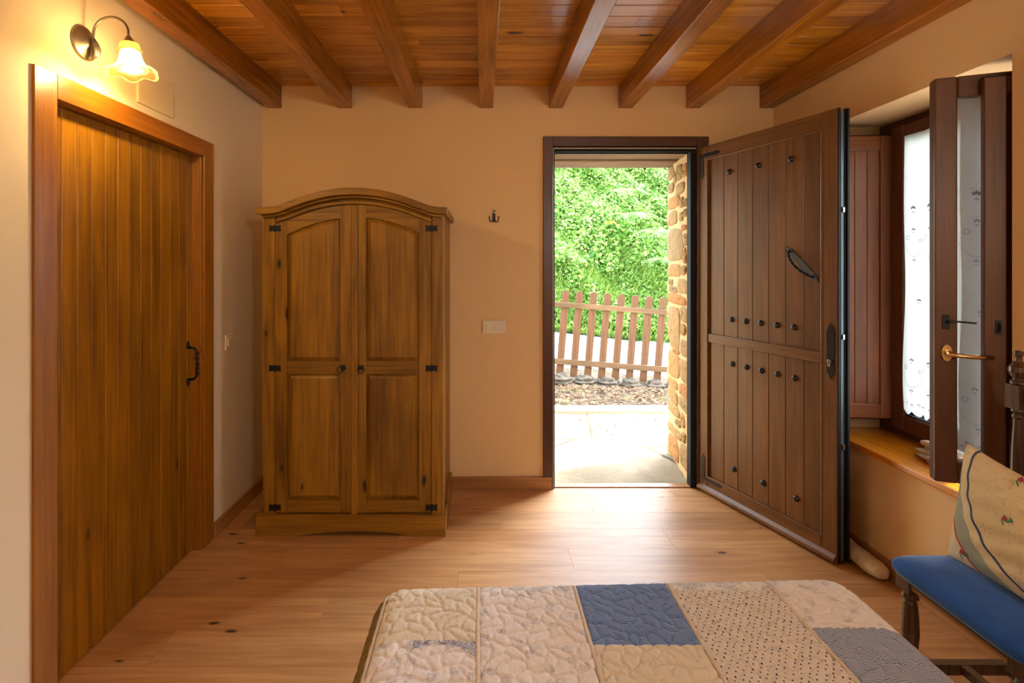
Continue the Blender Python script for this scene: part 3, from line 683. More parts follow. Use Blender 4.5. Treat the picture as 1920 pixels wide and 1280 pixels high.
# diagonal twisted pull on an ornate plate
a0, a1 = Vector((0.596, 0, 1.490)), Vector((0.772, 0, 1.310)); dv = (a1-a0); Ld = dv.length; dv.normalize(); nv = Vector((-dv.z, 0, dv.x))
def dp(u, v, y=0.0): p = a0+dv*u+nv*v; return (p.x, p.z) if y is None else (p.x, y, p.z)
ol = [(0, 0), (0.012, 0.008), (0.018, 0.005), (0.028, 0.015), (0.04, 0.013), (0.05, 0.016), (Ld-0.05, 0.016), (Ld-0.04, 0.013), (Ld-0.028, 0.015), (Ld-0.018, 0.005), (Ld-0.012, 0.008), (Ld, 0)]
ol = ol+[(u, -v) for u, v in ol[-2:0:-1]]
bm = BM(); prism(bm, [dp(u, v, None) for u, v in ol], 0.008, 0.0119); pp = obj('pull_plate', bm, plain('dark_grey_iron', (0.07, 0.07, 0.072), 0.5, 0.3), d2, bev=0.001, label='ornate dark iron plate set diagonally')
bm = BM(); hp = []
for i in range(25):
    u = 0.035+(Ld-0.07)*i/24; hp.append(dp(u, -0.006*math.sin(PI*i/24), 0.006-0.046*math.sin(PI*i/24)**0.6 if 0 < i < 24 else 0.008))
for ph in (0, PI):
    tw = []
    for i, p in enumerate(hp): a = i*0.9+ph; tw.append((p[0]+0.004*math.cos(a)*nv.x, p[1]+0.004*math.sin(a), p[2]+0.004*math.cos(a)*nv.z))
    tube(bm, tw, 0.0042, 8)
obj('twisted_handle', bm, M['iron'], pp, smooth=True)
# lock plate
zc0, zc1 = 0.859, 1.121; xc = 0.842
ol = [(0, 0), (0.006, 0.008), (0.004, 0.014), (0.012, 0.022), (0.011, 0.030), (0.019, 0.038), (0.017, 0.05), (0.017, 0.262-0.05), (0.019, 0.262-0.038), (0.011, 0.262-0.030), (0.012, 0.262-0.022), (0.004, 0.262-0.014), (0.006, 0.262-0.008), (0, 0.262)]
bm = BM(); prism(bm, [(xc+a, zc0+b) for a, b in ol]+[(xc-a, zc0+b) for a, b in ol[-2:0:-1]], -0.004, -0.0001)
lp = obj('lock_plate', bm, M['iron'], d2, bev=0.001, label='ornate black keyhole plate')
bm = BM(); lathe(bm, [(0, -0.016), (0.0085, -0.016), (0.0085, -0.004), (0, -0.004)], (xc, 0, 0.944), (0, 1, 0), 18); box(bm, xc-0.005, xc+0.005, -0.016, -0.004, 0.918, 0.942)
obj('lock_cylinder', bm, M['steel'], lp, bev=0.001, label='nickel key cylinder')

# ------------------------------------------------------------------ window
w1 = thing('window_1', 'dark brown window frame with closed far casement in the right wall recess', 'window', (0, 0, 0), 0, kind='structure')
def rect_frame(bm, y0, y1, z0, z1, x0, x1, w, wb_=None):
    wb_ = wb_ or w
    box(bm, x0, x1, y0, y0+w, z0, z1); box(bm, x0, x1, y1-w, y1, z0, z1); box(bm, x0, x1, y0+w, y1-w, z1-wb_, z1); box(bm, x0, x1, y0+w, y1-w, z0, z0+wb_)
bm = BM(); rect_frame(bm, 1.625, 2.698, 0.542, 2.118, 2.09, 2.16, 0.12, 0.085); obj('window_frame', bm, M['sash'], w1, bev=0.004)
bm = BM(); rect_frame(bm, 2.110, 2.572, 0.585, 2.078, 2.05, 2.11, 0.075); obj('casement', bm, M['sash'], w1, bev=0.008, seg=3)
bm = BM(); rect_frame(bm, 2.1845, 2.4975, 0.6595, 2.0035, 2.066, 2.10, 0.006); obj('glazing_seal', bm, M['rubber'], w1)
obj('glass_pane', bx(2.078, 2.084, 2.1905, 2.4915, 0.6655, 1.9975), M['glass'], w1)
for z in (1.862, 0.790):
    bm = BM(); tube(bm, [(2.083, 2.592, z-0.035), (2.083, 2.592, z+0.035)], 0.007, 10); box(bm, 2.080, 2.0895, 2.58, 2.61, z-0.018, z+0.018)
    obj('hinge', bm, M['alu'], w1, bev=0.001)
# sill board
struct('window_sill', bx(XR-0.028, 2.094, 1.785, 2.697, 0.512, 0.542), M['sill'], 'glossy orange wooden window sill board', 'window sill', bev=0.005)

def shutter(name, label, loc, ang, w, z0, z1, st, mats, fx, group=None, flip=1):
    t = thing(name, label, 'shutter', loc, ang, group)
    each('stile', [(0, st, 0, 0.028, z0, z1), (w-st, w, 0, 0.028, z0, z1)], mats[0], t, 0.004)
    each('rail', [(st, w-st, 0.0005, 0.0275, z1-st, z1), (st, w-st, 0.0005, 0.0275, z0, z0+st)], mats[1], t, 0.004)
    n = round((w-2*st)/0.055); bm = BM(); boards(bm, st, w-st, n, 0.010, 0.02, z0+st, z1-st, 0.0025); obj('board_panel', bm, mats[0], t)
    bm = BM(); box(bm, w, w+0.004, 0.008, 0.03, z0, z1); box(bm, 0, w, 0.004, 0.026, z1, z1+0.004); box(bm, 0, w, 0.004, 0.026, z0-0.004, z0); obj('edge_seal', bm, M['rubber'], t)
    return t
# far shutter: origin at the free end so that local x runs to the hinge side and the face looks to the camera
hx_, hy_ = 2.072, 2.575; a_ = math.atan2(2.575-2.616, 2.072-1.632)
shutter('window_shutter', 'red brown boarded shutter folded open behind the entry door edge', (1.642, 2.620, 0), a_, 0.445, 0.6185, 2.048, 0.074, (M['shut'], M['shut_x']), False)
# near casement, swung into the room
NF = Vector((1.663, 1.884)); NH = Vector((2.10, 1.716)); an = math.atan2(NH.y-NF.y, NH.x-NF.x); NW = (NH-NF).length
w2 = thing('window_2', 'near casement of the window swung open into the room with brass handle', 'window', (NF.x, NF.y, 0), an, kind='structure')
z0, z1, st = 0.598, 2.080, 0.068
each('stile', [(0, st, 0, 0.046, z0, z1), (NW-st, NW, 0, 0.046, z0, z1)], M['sash'], w2, 0.006, 3)
each('rail', [(st, NW-st, 0.0005, 0.0455, z1-0.078, z1), (st, NW-st, 0.0005, 0.0455, z0, z0+0.082)], wood('dark_sash_rail', hexc('6B4028'), hexc('4A2A1B'), 'x', 0.35, 0, vary=0.05, coat=0.2), w2, 0.006, 3)
obj('glass_pane', bx(st, NW-st, 0.03, 0.036, z0+0.082, z1-0.078), M['glass'], w2)
# brass lever
bm = BM(); q = 0.034; zh = 1.073
ov = [(q+0.016*math.cos(a*PI/12), zh+0.030*math.sin(a*PI/12)) for a in range(24)]
prism(bm, ov, -0.008, 0.0); hd = obj('window_handle', bm, M['brass'], w2, bev=0.003, label='brass lever handle')
bm = BM(); tube(bm, [(q, -0.006, zh+0.004), (q, -0.030, zh+0.002), (q+0.006, -0.040, zh), (q+0.02, -0.044, zh-0.003), (q+0.06, -0.044, zh-0.005), (q+0.115, -0.042, zh-0.004)], [0.010, 0.009, 0.009, 0.0085, 0.0085, 0.007], 14)
obj('lever', bm, M['brass'], hd, smooth=True)
bm = BM(); box(bm, q-0.012, q+0.008, -0.004, 0, 1.186-0.026, 1.186+0.026); tube(bm, [(q, -0.003, 1.186), (q+0.004, -0.018, 1.188), (q+0.02, -0.022, 1.19), (q+0.078, -0.02, 1.186)], [0.006, 0.006, 0.004, 0.0035], 10)
obj('shutter_latch', bm, M['iron'], w2, bev=0.001, label='black iron shutter latch')
# near shutter
SF = Vector((1.769, 1.806)); SH = Vector((2.09, 1.672)); sa = math.atan2(SH.y-SF.y, SH.x-SF.x)
sh2 = shutter('window_shutter', 'dark brown shutter beside the near casement at the right edge of the window', (SF.x, SF.y, 0), sa, (SH-SF).length, 0.607, 2.055, 0.062, (M['sash'], M['sash']), True)
bm = BM(); box(bm, 0.030, 0.046, -0.004, 0, 1.15, 1.20); tube(bm, [(0.038, -0.003, 1.19), (0.038, -0.014, 1.175), (0.038, -0.004, 1.16)], 0.003, 8); obj('latch_keeper', bm, M['iron'], sh2)

# curtains -----------------------------------------------------------------
def curtain(name, label, P, w, z0, z1, folds, amp, parent=None, seed=0, mat='lace'):
    """P(u, z, d) -> world point, u along the cloth, d out of it"""
    nu, nz = 90, 120; V, F = [], []
    rs = np.random.default_rng(seed); ph = rs.uniform(0, 6, 4)
    def dd(u, z):
        k = (z1-z)/(z1-z0); return amp*(0.35+0.65*k)*(math.sin(u/w*2*PI*folds+ph[0])+0.5*math.sin(u/w*2*PI*folds*1.9+ph[1]+k*2))
    def zlow(u): return z0-0.018*abs(math.sin(u/w*PI*6))
    for j in range(nz+1):
        for i in range(nu+1):
            u = w*i/nu; z = z1+(zlow(u)-z1)*j/nz; uu = u+0.012*math.sin(z*7+ph[2])*(z1-z)/(z1-z0)
            V.append(P(uu, z, dd(u, z)))
    for j in range(nz):
        for i in range(nu):
            a = j*(nu+1)+i; F.append((a, a+1, a+nu+2, a+nu+1))
    o = rawmesh(name, V, F, M[mat], parent, True); setp(o, label, 'curtain')
    # embroidery: scalloped garlands, flowers and dots
    bm = BM()
    def pt(u, z, out=0.0022): return P(u+0.012*math.sin(z*7+ph[2])*(z1-z)/(z1-z0), z, dd(u, z)+out)
    def dot(u, z, r): 
        c = [bm.verts.new(pt(u+r*math.cos(k*PI/3), z+r*math.sin(k*PI/3))) for k in range(6)]; bm.faces.new(c)
    def petal(u, z, a, L, wd_):
        e = Vector((math.cos(a), math.sin(a))); n = Vector((-e.y, e.x)); c = [Vector((u, z))+e*(L*t)+n*(wd_*s) for t, s in ((0.15, 0), (0.5, 1), (1, 0), (0.5, -1))]
        bm.faces.new([bm.verts.new(pt(q.x, q.y)) for q in c])
    def flower(u, z, r=0.016):
        for k in range(7): petal(u, z, PI/2+(k-3)*0.52, r*(1.0 if k % 2 else 0.8), r*0.13)
        petal(u, z, -PI/2, r*1.5, r*0.06); petal(u, z-r*0.6, -PI/2+0.8, r*0.6, r*0.1); petal(u, z-r*0.6, -PI/2-0.8, r*0.6, r*0.1)
        for k in range(5): dot(u+(k-2)*r*0.42, z+r*(1.35-0.1*abs(k-2)), r*0.07)
    def garland(uc, zc, half, drop):
        for k in range(25):
            t = -1+2*k/24; dot(uc+t*half, zc-drop*(1-t*t), 0.0016); dot(uc+t*half, zc-drop*(1-t*t)-0.006, 0.0012)
    def circ(u, z, r):
        n = 18
        for k in range(n): petal(u+r*math.cos(k*2*PI/n), z+r*math.sin(k*2*PI/n), k*2*PI/n+PI/2, 0.006, 0.0012)
    H = z1-z0; us = [w*0.18, w*0.5, w*0.82]
    for u in us:
        flower(u, z1-0.27*H, 0.02); dot(u, z1-0.24*H, 0.002); dot(u+0.006, z1-0.235*H, 0.002)
        flower(u+0.02, z1-0.60*H, 0.013)
        for zz in (z1-0.40*H, z0+0.13*H):
            garland(u, zz, w*0.16, 0.055); circ(u-0.03, zz+0.035, 0.008); circ(u+0.035, zz+0.02, 0.007); flower(u, zz+0.07, 0.014); flower(u, zz-0.075, 0.012)
            for k in range(7): dot(u+0.05*math.sin(k*2.4), zz+0.09+0.012*k, 0.0015)
        for k in range(5): flower(u-0.05+0.025*k, z0+0.03+0.006*(k % 2), 0.009)
    for i in range(70):
        u = w*(i+0.5)/70; dot(u, z0+0.012-0.018*abs(math.sin(u/w*PI*6)), 0.0013)
    e = obj('embroidery', bm, M['embro'], o, label='grey eyelet embroidery')
    e['kind'] = 'stuff'
    return o
curtain('lace_curtain', 'white embroidered lace curtain on the closed far casement', lambda u, z, d: (2.036-d, 2.468-u, z), 0.29, 0.700, 2.015, 2.2, 0.007, seed=3)
E1 = Vector((math.cos(an), math.sin(an))); N1 = Vector((math.sin(an), -math.cos(an)))
curtain('lace_curtain', 'white embroidered lace curtain on the open near casement beside brass handle', lambda u, z, d: (NF.x+E1.x*(st-0.001+u)-N1.x*(0.024-d*0.5), NF.y+E1.y*(st-0.001+u)-N1.y*(0.024-d*0.5), z), NW-2*st+0.002, 0.700, z1-0.080, 2.5, 0.006, seed=5, mat='lace2')

# ornament on the sill
fg = thing('ornament', 'small pale reclining stone figure on a rough base on the window sill', 'ornament', (1.945, 2.165, 0.542), math.radians(-6))
bm = BM(); bmesh.ops.create_icosphere(bm, subdivisions=5, radius=1.0)
for v in bm.verts:
    n = 0.16*math.sin(v.co.x*5+1)*math.sin(v.co.y*4)+0.1*math.sin(v.co.z*9+v.co.y*6)+0.05*math.sin(v.co.x*17)*math.sin(v.co.y*19)
    v.co = v.co*(1+n); v.co = Vector((v.co.x*0.045, v.co.y*0.125, max(0.0, v.co.z*0.035+0.022)))
obj('rock_base', bm, M['figrock'], fg, smooth=True)
def limb(bm, pts, rs):
    P_ = []; R_ = []
    for i in range(len(pts)-1):
        for k in range(6):
            t = k/6; P_.append(Vector(pts[i]).lerp(Vector(pts[i+1]), t)); R_.append(rs[i]+(rs[i+1]-rs[i])*t)
    P_.append(Vector(pts[-1])); R_.append(rs[-1]*0.6); tube(bm, P_, R_, 14)
bm = BM()
limb(bm, [(0.0, -0.11, 0.075), (0.0, -0.05, 0.075), (0.0, 0.02, 0.070), (0.0, 0.09, 0.068), (0.0, 0.118, 0.062)], [0.020, 0.024, 0.017, 0.013, 0.010])
limb(bm, [(0.025, -0.05, 0.068), (0.03, 0.01, 0.055), (0.01, 0.075, 0.048), (0.0, 0.1, 0.043)], [0.016, 0.012, 0.010, 0.007])
limb(bm, [(-0.02, -0.07, 0.07), (-0.03, -0.02, 0.055), (-0.018, 0.05, 0.045)], [0.012, 0.010, 0.008])
limb(bm, [(0.0, -0.12, 0.078), (0.0, -0.15, 0.095), (0.0, -0.165, 0.11)], [0.012, 0.017, 0.015])
o = obj('reclining_figure', bm, M['figure'], fg, smooth=True)
md = o.modifiers.new('r', 'REMESH'); md.mode = 'VOXEL'; md.voxel_size = 0.003; md.use_smooth_shade = True

# ------------------------------------------------------------------ draught stopper
ds = thing('draught_stopper', 'pale floral cloth draught stopper on the floor behind the entry door', 'draught stopper', (1.757, 2.455, 0), math.radians(90))
bm = BM(); prof = [(0, -0.22), (0.018, -0.218), (0.034, -0.20), (0.041, -0.16), (0.042, 0.0), (0.041, 0.16), (0.034, 0.2), (0.018, 0.218), (0, 0.22)]
P2 = []
for i in range(len(prof)-1):
    for k in range(6): t = k/6; P2.append((prof[i][0]*(1-t)+prof[i+1][0]*t, prof[i][1]*(1-t)+prof[i+1][1]*t))
P2.append(prof[-1]); lathe(bm, P2, (0, 0, 0.040), (1, 0, 0), 24)
for v in bm.verts:
    v.co.z = 0.038+(v.co.z-0.040)*0.88+0.002*math.sin(v.co.x*60); v.co.y *= 1.05+0.05*math.sin(v.co.x*31)
m_ds = fabric('stopper_floral', hexc('DCCDB4'), 'sprig', hexc('7A7F5A')); obj('stuffed_body', bm, m_ds, ds, smooth=True)

# ------------------------------------------------------------------ chair
ch = thing('dining_chair', 'dark turned wood chair with blue velvet seat facing the bed', 'chair', (1.52, 1.465, 0), 0)
def cl(x, y): return x-1.52, y-1.465
bm = BM()   # velvet seat
nx, ny = 22, 22; x0, y0 = cl(1.312, 1.232); x1, y1 = cl(1.715, 1.675)
def se(u, p=5.5): return u
V = []; F = []
def rr(t, a, b):   # superellipse ring
    c, s = math.cos(t), math.sin(t); e = 0.2
    return (a*math.copysign(abs(c)**e, c), b*math.copysign(abs(s)**e, s))
hw, hh = (x1-x0)/2, (y1-y0)/2; cx_, cy_ = (x0+x1)/2, (y0+y1)/2
prof = [(0.0, 0.467), (0.4, 0.466), (0.7, 0.463), (0.86, 0.458), (0.94, 0.452), (0.985, 0.443), (1.0, 0.432), (0.995, 0.421), (0.975, 0.413), (0.93, 0.410), (0.0, 0.410)]
n = 72; rings = []
for k, z in prof:
    if k == 0: rings.append([bm.verts.new((cx_, cy_, z))]); continue
    rings.append([bm.verts.new((cx_+k*rr(2*PI*i/n, hw, hh)[0], cy_+k*rr(2*PI*i/n, hw, hh)[1], z+0.0)) for i in range(n)])
for a, b in zip(rings, rings[1:]):
    for i in range(n):
        j = (i+1) % n
        if len(a) == 1: bm.faces.new((a[0], b[i], b[j]))
        elif len(b) == 1: bm.faces.new((a[i], a[j], b[0]))
        else: bm.faces.new((a[i], a[j], b[j], b[i]))
obj('seat', bm, M['velvet'], ch, smooth=True, label='blue velvet seat cushion')
def turned_leg(x, y):
    bm = BM(); x, y = cl(x, y); s = 0.026
    box(bm, x-s, x+s, y-s, y+s, 0.352, 0.4095)
    lathe(bm, [(0, 0.356), (0.024, 0.352), (0.020, 0.345), (0.022, 0.338), (0.024, 0.332), (0.017, 0.326), (0.016, 0.320), (0.019, 0.314), (0.022, 0.27), (0.024, 0.22), (0.020, 0.17), (0.014, 0.15), (0.018, 0.142), (0, 0.140)], (x, y, 0), n=20)
    box(bm, x-0.02, x+0.02, y-0.02, y+0.02, 0.06, 0.145)
    lathe(bm, [(0, 0.062), (0.016, 0.06), (0.02, 0.04), (0.016, 0.015), (0.012, 0.0), (0, 0.0)], (x, y, 0), n=18)
    return bm
for x, y in ((1.371, 1.641), (1.371, 1.289)): obj('leg', turned_leg(x, y), M['chairw'], ch, bev=0.002)
def back_post(x, y):
    bm = turned_leg(x, y); x, y = cl(x, y)
    lathe(bm, [(0, 0.405), (0.021, 0.405), (0.024, 0.45), (0.022, 0.52), (0.0225, 0.66), (0.019, 0.80), (0.014, 0.885), (0.013, 0.900), (0.018, 0.905), (0.017, 0.912), (0.013, 0.915), (0.020, 0.925), (0.018, 0.932), (0, 0.935)], (x, y, 0), n=24)
    box(bm, x-0.023, x+0.023, y-0.023, y+0.023, 0.932, 1.010)
    lathe(bm, [(0, 1.008), (0.021, 1.010), (0.023, 1.016), (0.019, 1.022), (0.013, 1.026), (0.014, 1.031), (0.020, 1.036), (0.0255, 1.052), (0.024, 1.066), (0.016, 1.078), (0.009, 1.086), (0.0085, 1.096), (0.011, 1.102), (0.0135, 1.110), (0.010, 1.118), (0, 1.120)], (x, y, 0), n=24)
    return bm
for y in (1.645, 1.265): obj('back_post', back_post(1.722, y), M['chairw'], ch, bev=0.002)
def cb(a, b, c, d, e, f): p, q = cl(a, c), cl(b, d); return bx(p[0], q[0], p[1], q[1], e, f)
obj('seat_apron', cb(1.349, 1.392, 1.3155, 1.6145, 0.379, 0.4095), M['chairx'], ch, bev=0.002)
obj('seat_slat', cb(1.352, 1.388, 1.3155, 1.6145, 0.368, 0.3785), M['slatw'], ch, label='pale wooden slat under the seat')
obj('side_apron', cb(1.3975, 1.70, 1.652, 1.668, 0.37, 0.4095), M['chairx'], ch, bev=0.002)
obj('side_apron', cb(1.3975, 1.70, 1.262, 1.278, 0.37, 0.4095), M['chairx'], ch, bev=0.002)
obj('stretcher', cb(1.39, 1.704, 1.640, 1.668, 0.078, 0.112), M['chairw'], ch, bev=0.002)
obj('stretcher', cb(1.39, 1.704, 1.262, 1.29, 0.078, 0.112), M['chairw'], ch, bev=0.002)
obj('stretcher', cb(1.530, 1.558, 1.2905, 1.6395, 0.085, 0.112), M['chairw'], ch, bev=0.002)
obj('back_rail', cb(1.712, 1.734, 1.290, 1.620, 0.945, 0.998), M['chairx'], ch, bev=0.004)
obj('back_rail', cb(1.712, 1.734, 1.290, 1.620, 0.56, 0.60), M['chairx'], ch, bev=0.004)
for y in (1.36, 1.455, 1.55):
    x_, y_ = cl(1.723, y); obj('spindle', lathe(BM(), [(0, 0.6), (0.009, 0.6), (0.013, 0.68), (0.009, 0.74), (0.014, 0.77), (0.009, 0.80), (0.013, 0.87), (0.009, 0.945), (0, 0.945)], (x_, y_, 0), n=16), M['chairw'], ch, smooth=True)

# cushion ------------------------------------------------------------------
def cushion_mat():
    m, nt, b, out = new_mat('cushion_patchwork'); co = objco(nt)
    s = N(nt, 'ShaderNodeSeparateXYZ'); nt.links.new(co, s.inputs[0])
    dx = math_n(nt, 'SUBTRACT', s.outputs[0], 0.235); dz = math_n(nt, 'SUBTRACT', s.outputs[2], 0.40)
    r = math_n(nt, 'SQRT', math_n(nt, 'ADD', math_n(nt, 'MULTIPLY', dx, dx), math_n(nt, 'MULTIPLY', dz, dz)))
    r = math_n(nt, 'ADD', r, math_n(nt, 'MULTIPLY', noise(nt, co, 6, 2), 0.01))
    c = ramp(nt, r, [(0.0, hexc('E6D3A8')), (0.400, hexc('4C5A80')), (0.407, hexc('EAD9B0')), (0.440, hexc('A9B0A0')), (0.500, hexc('C8563A')), (0.504, hexc('EBDCBC'))], 'CONSTANT')
    v = N(nt, 'ShaderNodeTexVoronoi', feature='F1'); v.inputs['Scale'].default_value = 85; v.inputs['Randomness'].default_value = 0.3; nt.links.new(co, v.inputs['Vector'])
    dots = math_n(nt, 'MULTIPLY', math_n(nt, 'LESS_THAN', v.outputs['Distance'], 0.12), math_n(nt, 'LESS_THAN', r, 0.40))
    c = mixc(nt, dots, c, hexc('8A8696'))
    c = mixc(nt, math_n(nt, 'MULTIPLY', math_n(nt, 'GREATER_THAN', noise(nt, co, 45, 3), 0.62), 0.18), c, hexc('6F8E7A'))
    nt.links.new(c, b.inputs['Base Color']); b.inputs['Roughness'].default_value = 0.9; b.inputs['Specular IOR Level'].default_value = 0.15
    bump(nt, b, math_n(nt, 'ADD', noise(nt, co, 9, 3, 0.5, 1.0), math_n(nt, 'MULTIPLY', noise(nt, co, 300, 2), 0.1)), 0.35, 0.02); return m
# local x: from the far side towards the camera; local y: into the chair back; local z up
cu = thing('cushion', 'cream patchwork cushion with blue line and tulips leaning on the velvet seat', 'cushion', (1.488, 1.425, 0.463), -PI/2)
cu.rotation_euler = (math.radians(-9), 0, -PI/2)
CW, CH = 0.215, 0.186
def cpos(u, v, side):
    t = max(0, (1-abs(u)**2.6))*max(0, (1-abs(v)**2.6)); th = 0.062*t**0.55
    pin = 1-0.07*(1-v*v)*abs(u)**2*1.0
    pinz = 1-0.07*(1-u*u)*abs(v)**2
    wr_ = 0.004*math.sin(9*u+5*v)*t+0.003*math.sin(17*v-6*u)*t
    y = side*(th+wr_*(th > 0))
    return (u*CW*pin, y, CH+v*CH*pinz-0.010*(v > 0)*(1-u*u)*v-0.04*(v+1)/2*(u+1)/2)
bm = BM(); n = 48; grid = {}
for side in (-1, 1):
    for i in range(n+1):
        for j in range(n+1):
            edge = i in (0, n) or j in (0, n)
            key = (i, j, 0 if edge else side)
            if key not in grid: grid[key] = bm.verts.new(cpos(-1+2*i/n, -1+2*j/n, 0 if edge else side))
for side in (-1, 1):
    def g(i, j): return grid[(i, j, 0 if (i in (0, n) or j in (0, n)) else side)]
    for i in range(n):
        for j in range(n): bm.faces.new((g(i, j), g(i+1, j), g(i+1, j+1), g(i, j+1)))
obj('cushion_cover', bm, cushion_mat(), cu, smooth=True)
bm = BM(); bm2 = BM()
def cp(x, z):
    u = x/CW; v = (z-CH)/CH; p = cpos(u, v, -1); return (x, p[1]-0.0012, z)
def blob(b, x, z, a, L, w_):
    e = Vector((math.cos(a), math.sin(a))); nn = Vector((-e.y, e.x)); pts = []
    for k in range(10):
        t = 2*PI*k/10; q_ = Vector((x, z))+e*(L*math.cos(t))+nn*(w_*math.sin(t)); pts.append(b.verts.new(cp(q_.x, q_.y)))
    b.faces.new(pts)
for x, z in ((-0.005, 0.215), (0.085, 0.125), (-0.135, 0.05), (0.10, 0.28), (0.0, 0.33)):
    blob(bm, x, z, 0.2, 0.008, 0.006); blob(bm, x-0.003, z+0.003, 1.0, 0.008, 0.003); blob(bm2, x+0.016, z-0.001, 0.5, 0.010, 0.003); blob(bm2, x+0.020, z+0.005, -0.6, 0.008, 0.003); blob(bm2, x-0.004, z-0.012, 2.2, 0.010, 0.002)
setp(obj('printed_tulips', bm, plain('tulip_red', hexc('A8404C'), 0.9), cu), kind='stuff'); obj('printed_leaves', bm2, plain('tulip_green', hexc('3E8A62'), 0.9), cu)

# ------------------------------------------------------------------ bed and quilt
bd = thing('bed', 'low double bed under the patchwork quilt', 'bed', (0.36, 0.40, 0))
obj('mattress', bx(-0.60, 0.60, -0.95, 0.93, 0.28, 0.515), M['mattress'], bd, bev=0.05, seg=4)
obj('bed_base', bx(-0.60, 0.60, -0.95, 0.93, 0.14, 0.279), M['chairx'], bd, bev=0.01)
for x in (-0.52, 0.52):
    for y in (-0.85, 0.85): obj('leg', bx(x-0.03, x+0.03, y-0.03, y+0.03, 0, 0.139), M['chairw'], bd, bev=0.004)

R_ = 0.085; QZ = 0.55
def qpos(s, t, h):
    """cloth coordinates (metres) -> point on the draped quilt with height h along the normal"""
    fy = 1.300+0.040*(min(max(s, -0.2), 0.9)+0.2)/1.1
    cxk = min(max(s, -0.195), 0.915); cyk = min(t, fy)
    dx, dy = s-cxk, t-cyk; d = math.hypot(dx, dy)
    if d < 1e-9: return (s, t, QZ+h)
    ex, ey = dx/d, dy/d; qa = R_*PI/2*0.93
    if d < qa: a = d/R_; rad = R_*math.sin(a); z = QZ-R_*(1-math.cos(a)); nr, nz = math.sin(a), math.cos(a)
    else:
        a = PI/2*0.93; e = d-qa; rad = R_*math.sin(a)+e*math.cos(a)*1.1; z = QZ-R_*(1-math.cos(a))-e*math.sin(a); nr, nz = math.sin(a), math.cos(a)
        rad += 0.012*math.sin((s+t)*22)*min(1, e/0.1)
    return (cxk+ex*(rad+h*nr), cyk+ey*(rad+h*nr), z+h*nz)
def cells(X, Y, sc, seed):
    r = np.random.default_rng(seed); G = 200; jx = r.uniform(0.12, 0.88, (G, G)); jy = r.uniform(0.12, 0.88, (G, G))
    Xs, Ys = X/sc+60.0, Y/sc+60.0
    Xs = Xs+0.30*np.sin(Ys*2.3+Xs*0.7); Ys = Ys+0.30*np.sin(Xs*2.1+1.3)
    ix, iy = np.floor(Xs).astype(int), np.floor(Ys).astype(int); f1 = np.full(X.shape, 9.0); f2 = f1.copy()
    for a in (-1, 0, 1):
        for b in (-1, 0, 1):
            cx, cy = ix+a, iy+b; d = np.hypot(cx+jx[cx % G, cy % G]-Xs, cy+jy[cx % G, cy % G]-Ys)
            f2 = np.where(d < f1, f1, np.minimum(f2, d)); f1 = np.minimum(f1, d)
    return f1, f2
xs = np.concatenate([np.arange(-0.55, -0.36, 0.03), np.arange(-0.36, 1.09, 0.0036), np.arange(1.09, 1.28, 0.03)])
ys = np.concatenate([np.arange(-0.55, 0.93, 0.05), np.arange(0.93, 1.47, 0.0036), np.arange(1.47, 1.72, 0.03)])
GX, GY = np.meshgrid(xs, ys); f1, f2 = cells(GX, GY, 0.037, 5); e = (f2-f1)
hgt = 0.0048*(1-np.exp(-(e/0.12)))+0.0012*np.sin(GX*310+7*np.sin(GY*40))*0.25
seams = [-0.251, -0.010, 0.241, 0.490, 0.757]
for s_ in seams: hgt = hgt-0.004*np.exp(-((GX-s_)/0.006)**2)
V = [qpos(float(a), float(b), float(h)) for a, b, h in zip(GX.ravel(), GY.ravel(), hgt.ravel())]
nx = len(xs); F = []; mi = []
def patch(s, t):
    if s < -0.251: return 7
    if s < -0.010: return 0 if t > 1.146 else (3 if (t > 1.085+0.05*abs(math.sin(s*16)) and s > -0.155) else (2 if s < -0.16 and t > 1.10 else 1))
    if s < 0.241: return 3 if (t > 1.352 and math.sin(s*70) > -0.4) else (2 if t > 1.315 else 1)
    if s < 0.490: return 4 if t > 1.132 else 0
    if s < 0.757: return 2 if t > 1.322 else 6
    return 1 if t > 1.185 else 5
for j in range(len(ys)-1):
    for i in range(nx-1):
        a = j*nx+i; F.append((a, a+1, a+nx+1, a+nx)); mi.append(patch((xs[i]+xs[i+1])/2, (ys[j]+ys[j+1])/2))
q = rawmesh('patchwork_quilt', V, F, QM, None, True, mi); setp(q, 'blue and cream patchwork quilt covering the bed', 'quilt')
for s_ in seams:
    V = []; F = []; tt = np.arange(-0.5, 1.70, 0.006)
    for k, t_ in enumerate(tt):
        wv = 0.0012*math.sin(t_*900)
        for a, h in ((-0.005, 0.002), (-0.0035+wv, 0.0048), (0.0035+wv, 0.0048), (0.005, 0.002)): V.append(qpos(s_+a+0.002*math.sin(t_*9), float(t_), h))
        if k:
            b = 4*(k-1)
            for c in range(3): F.append((b+c, b+c+1, b+c+5, b+c+4))
    rawmesh('lace_trim', V, F, M['lacetrim'], q, True)

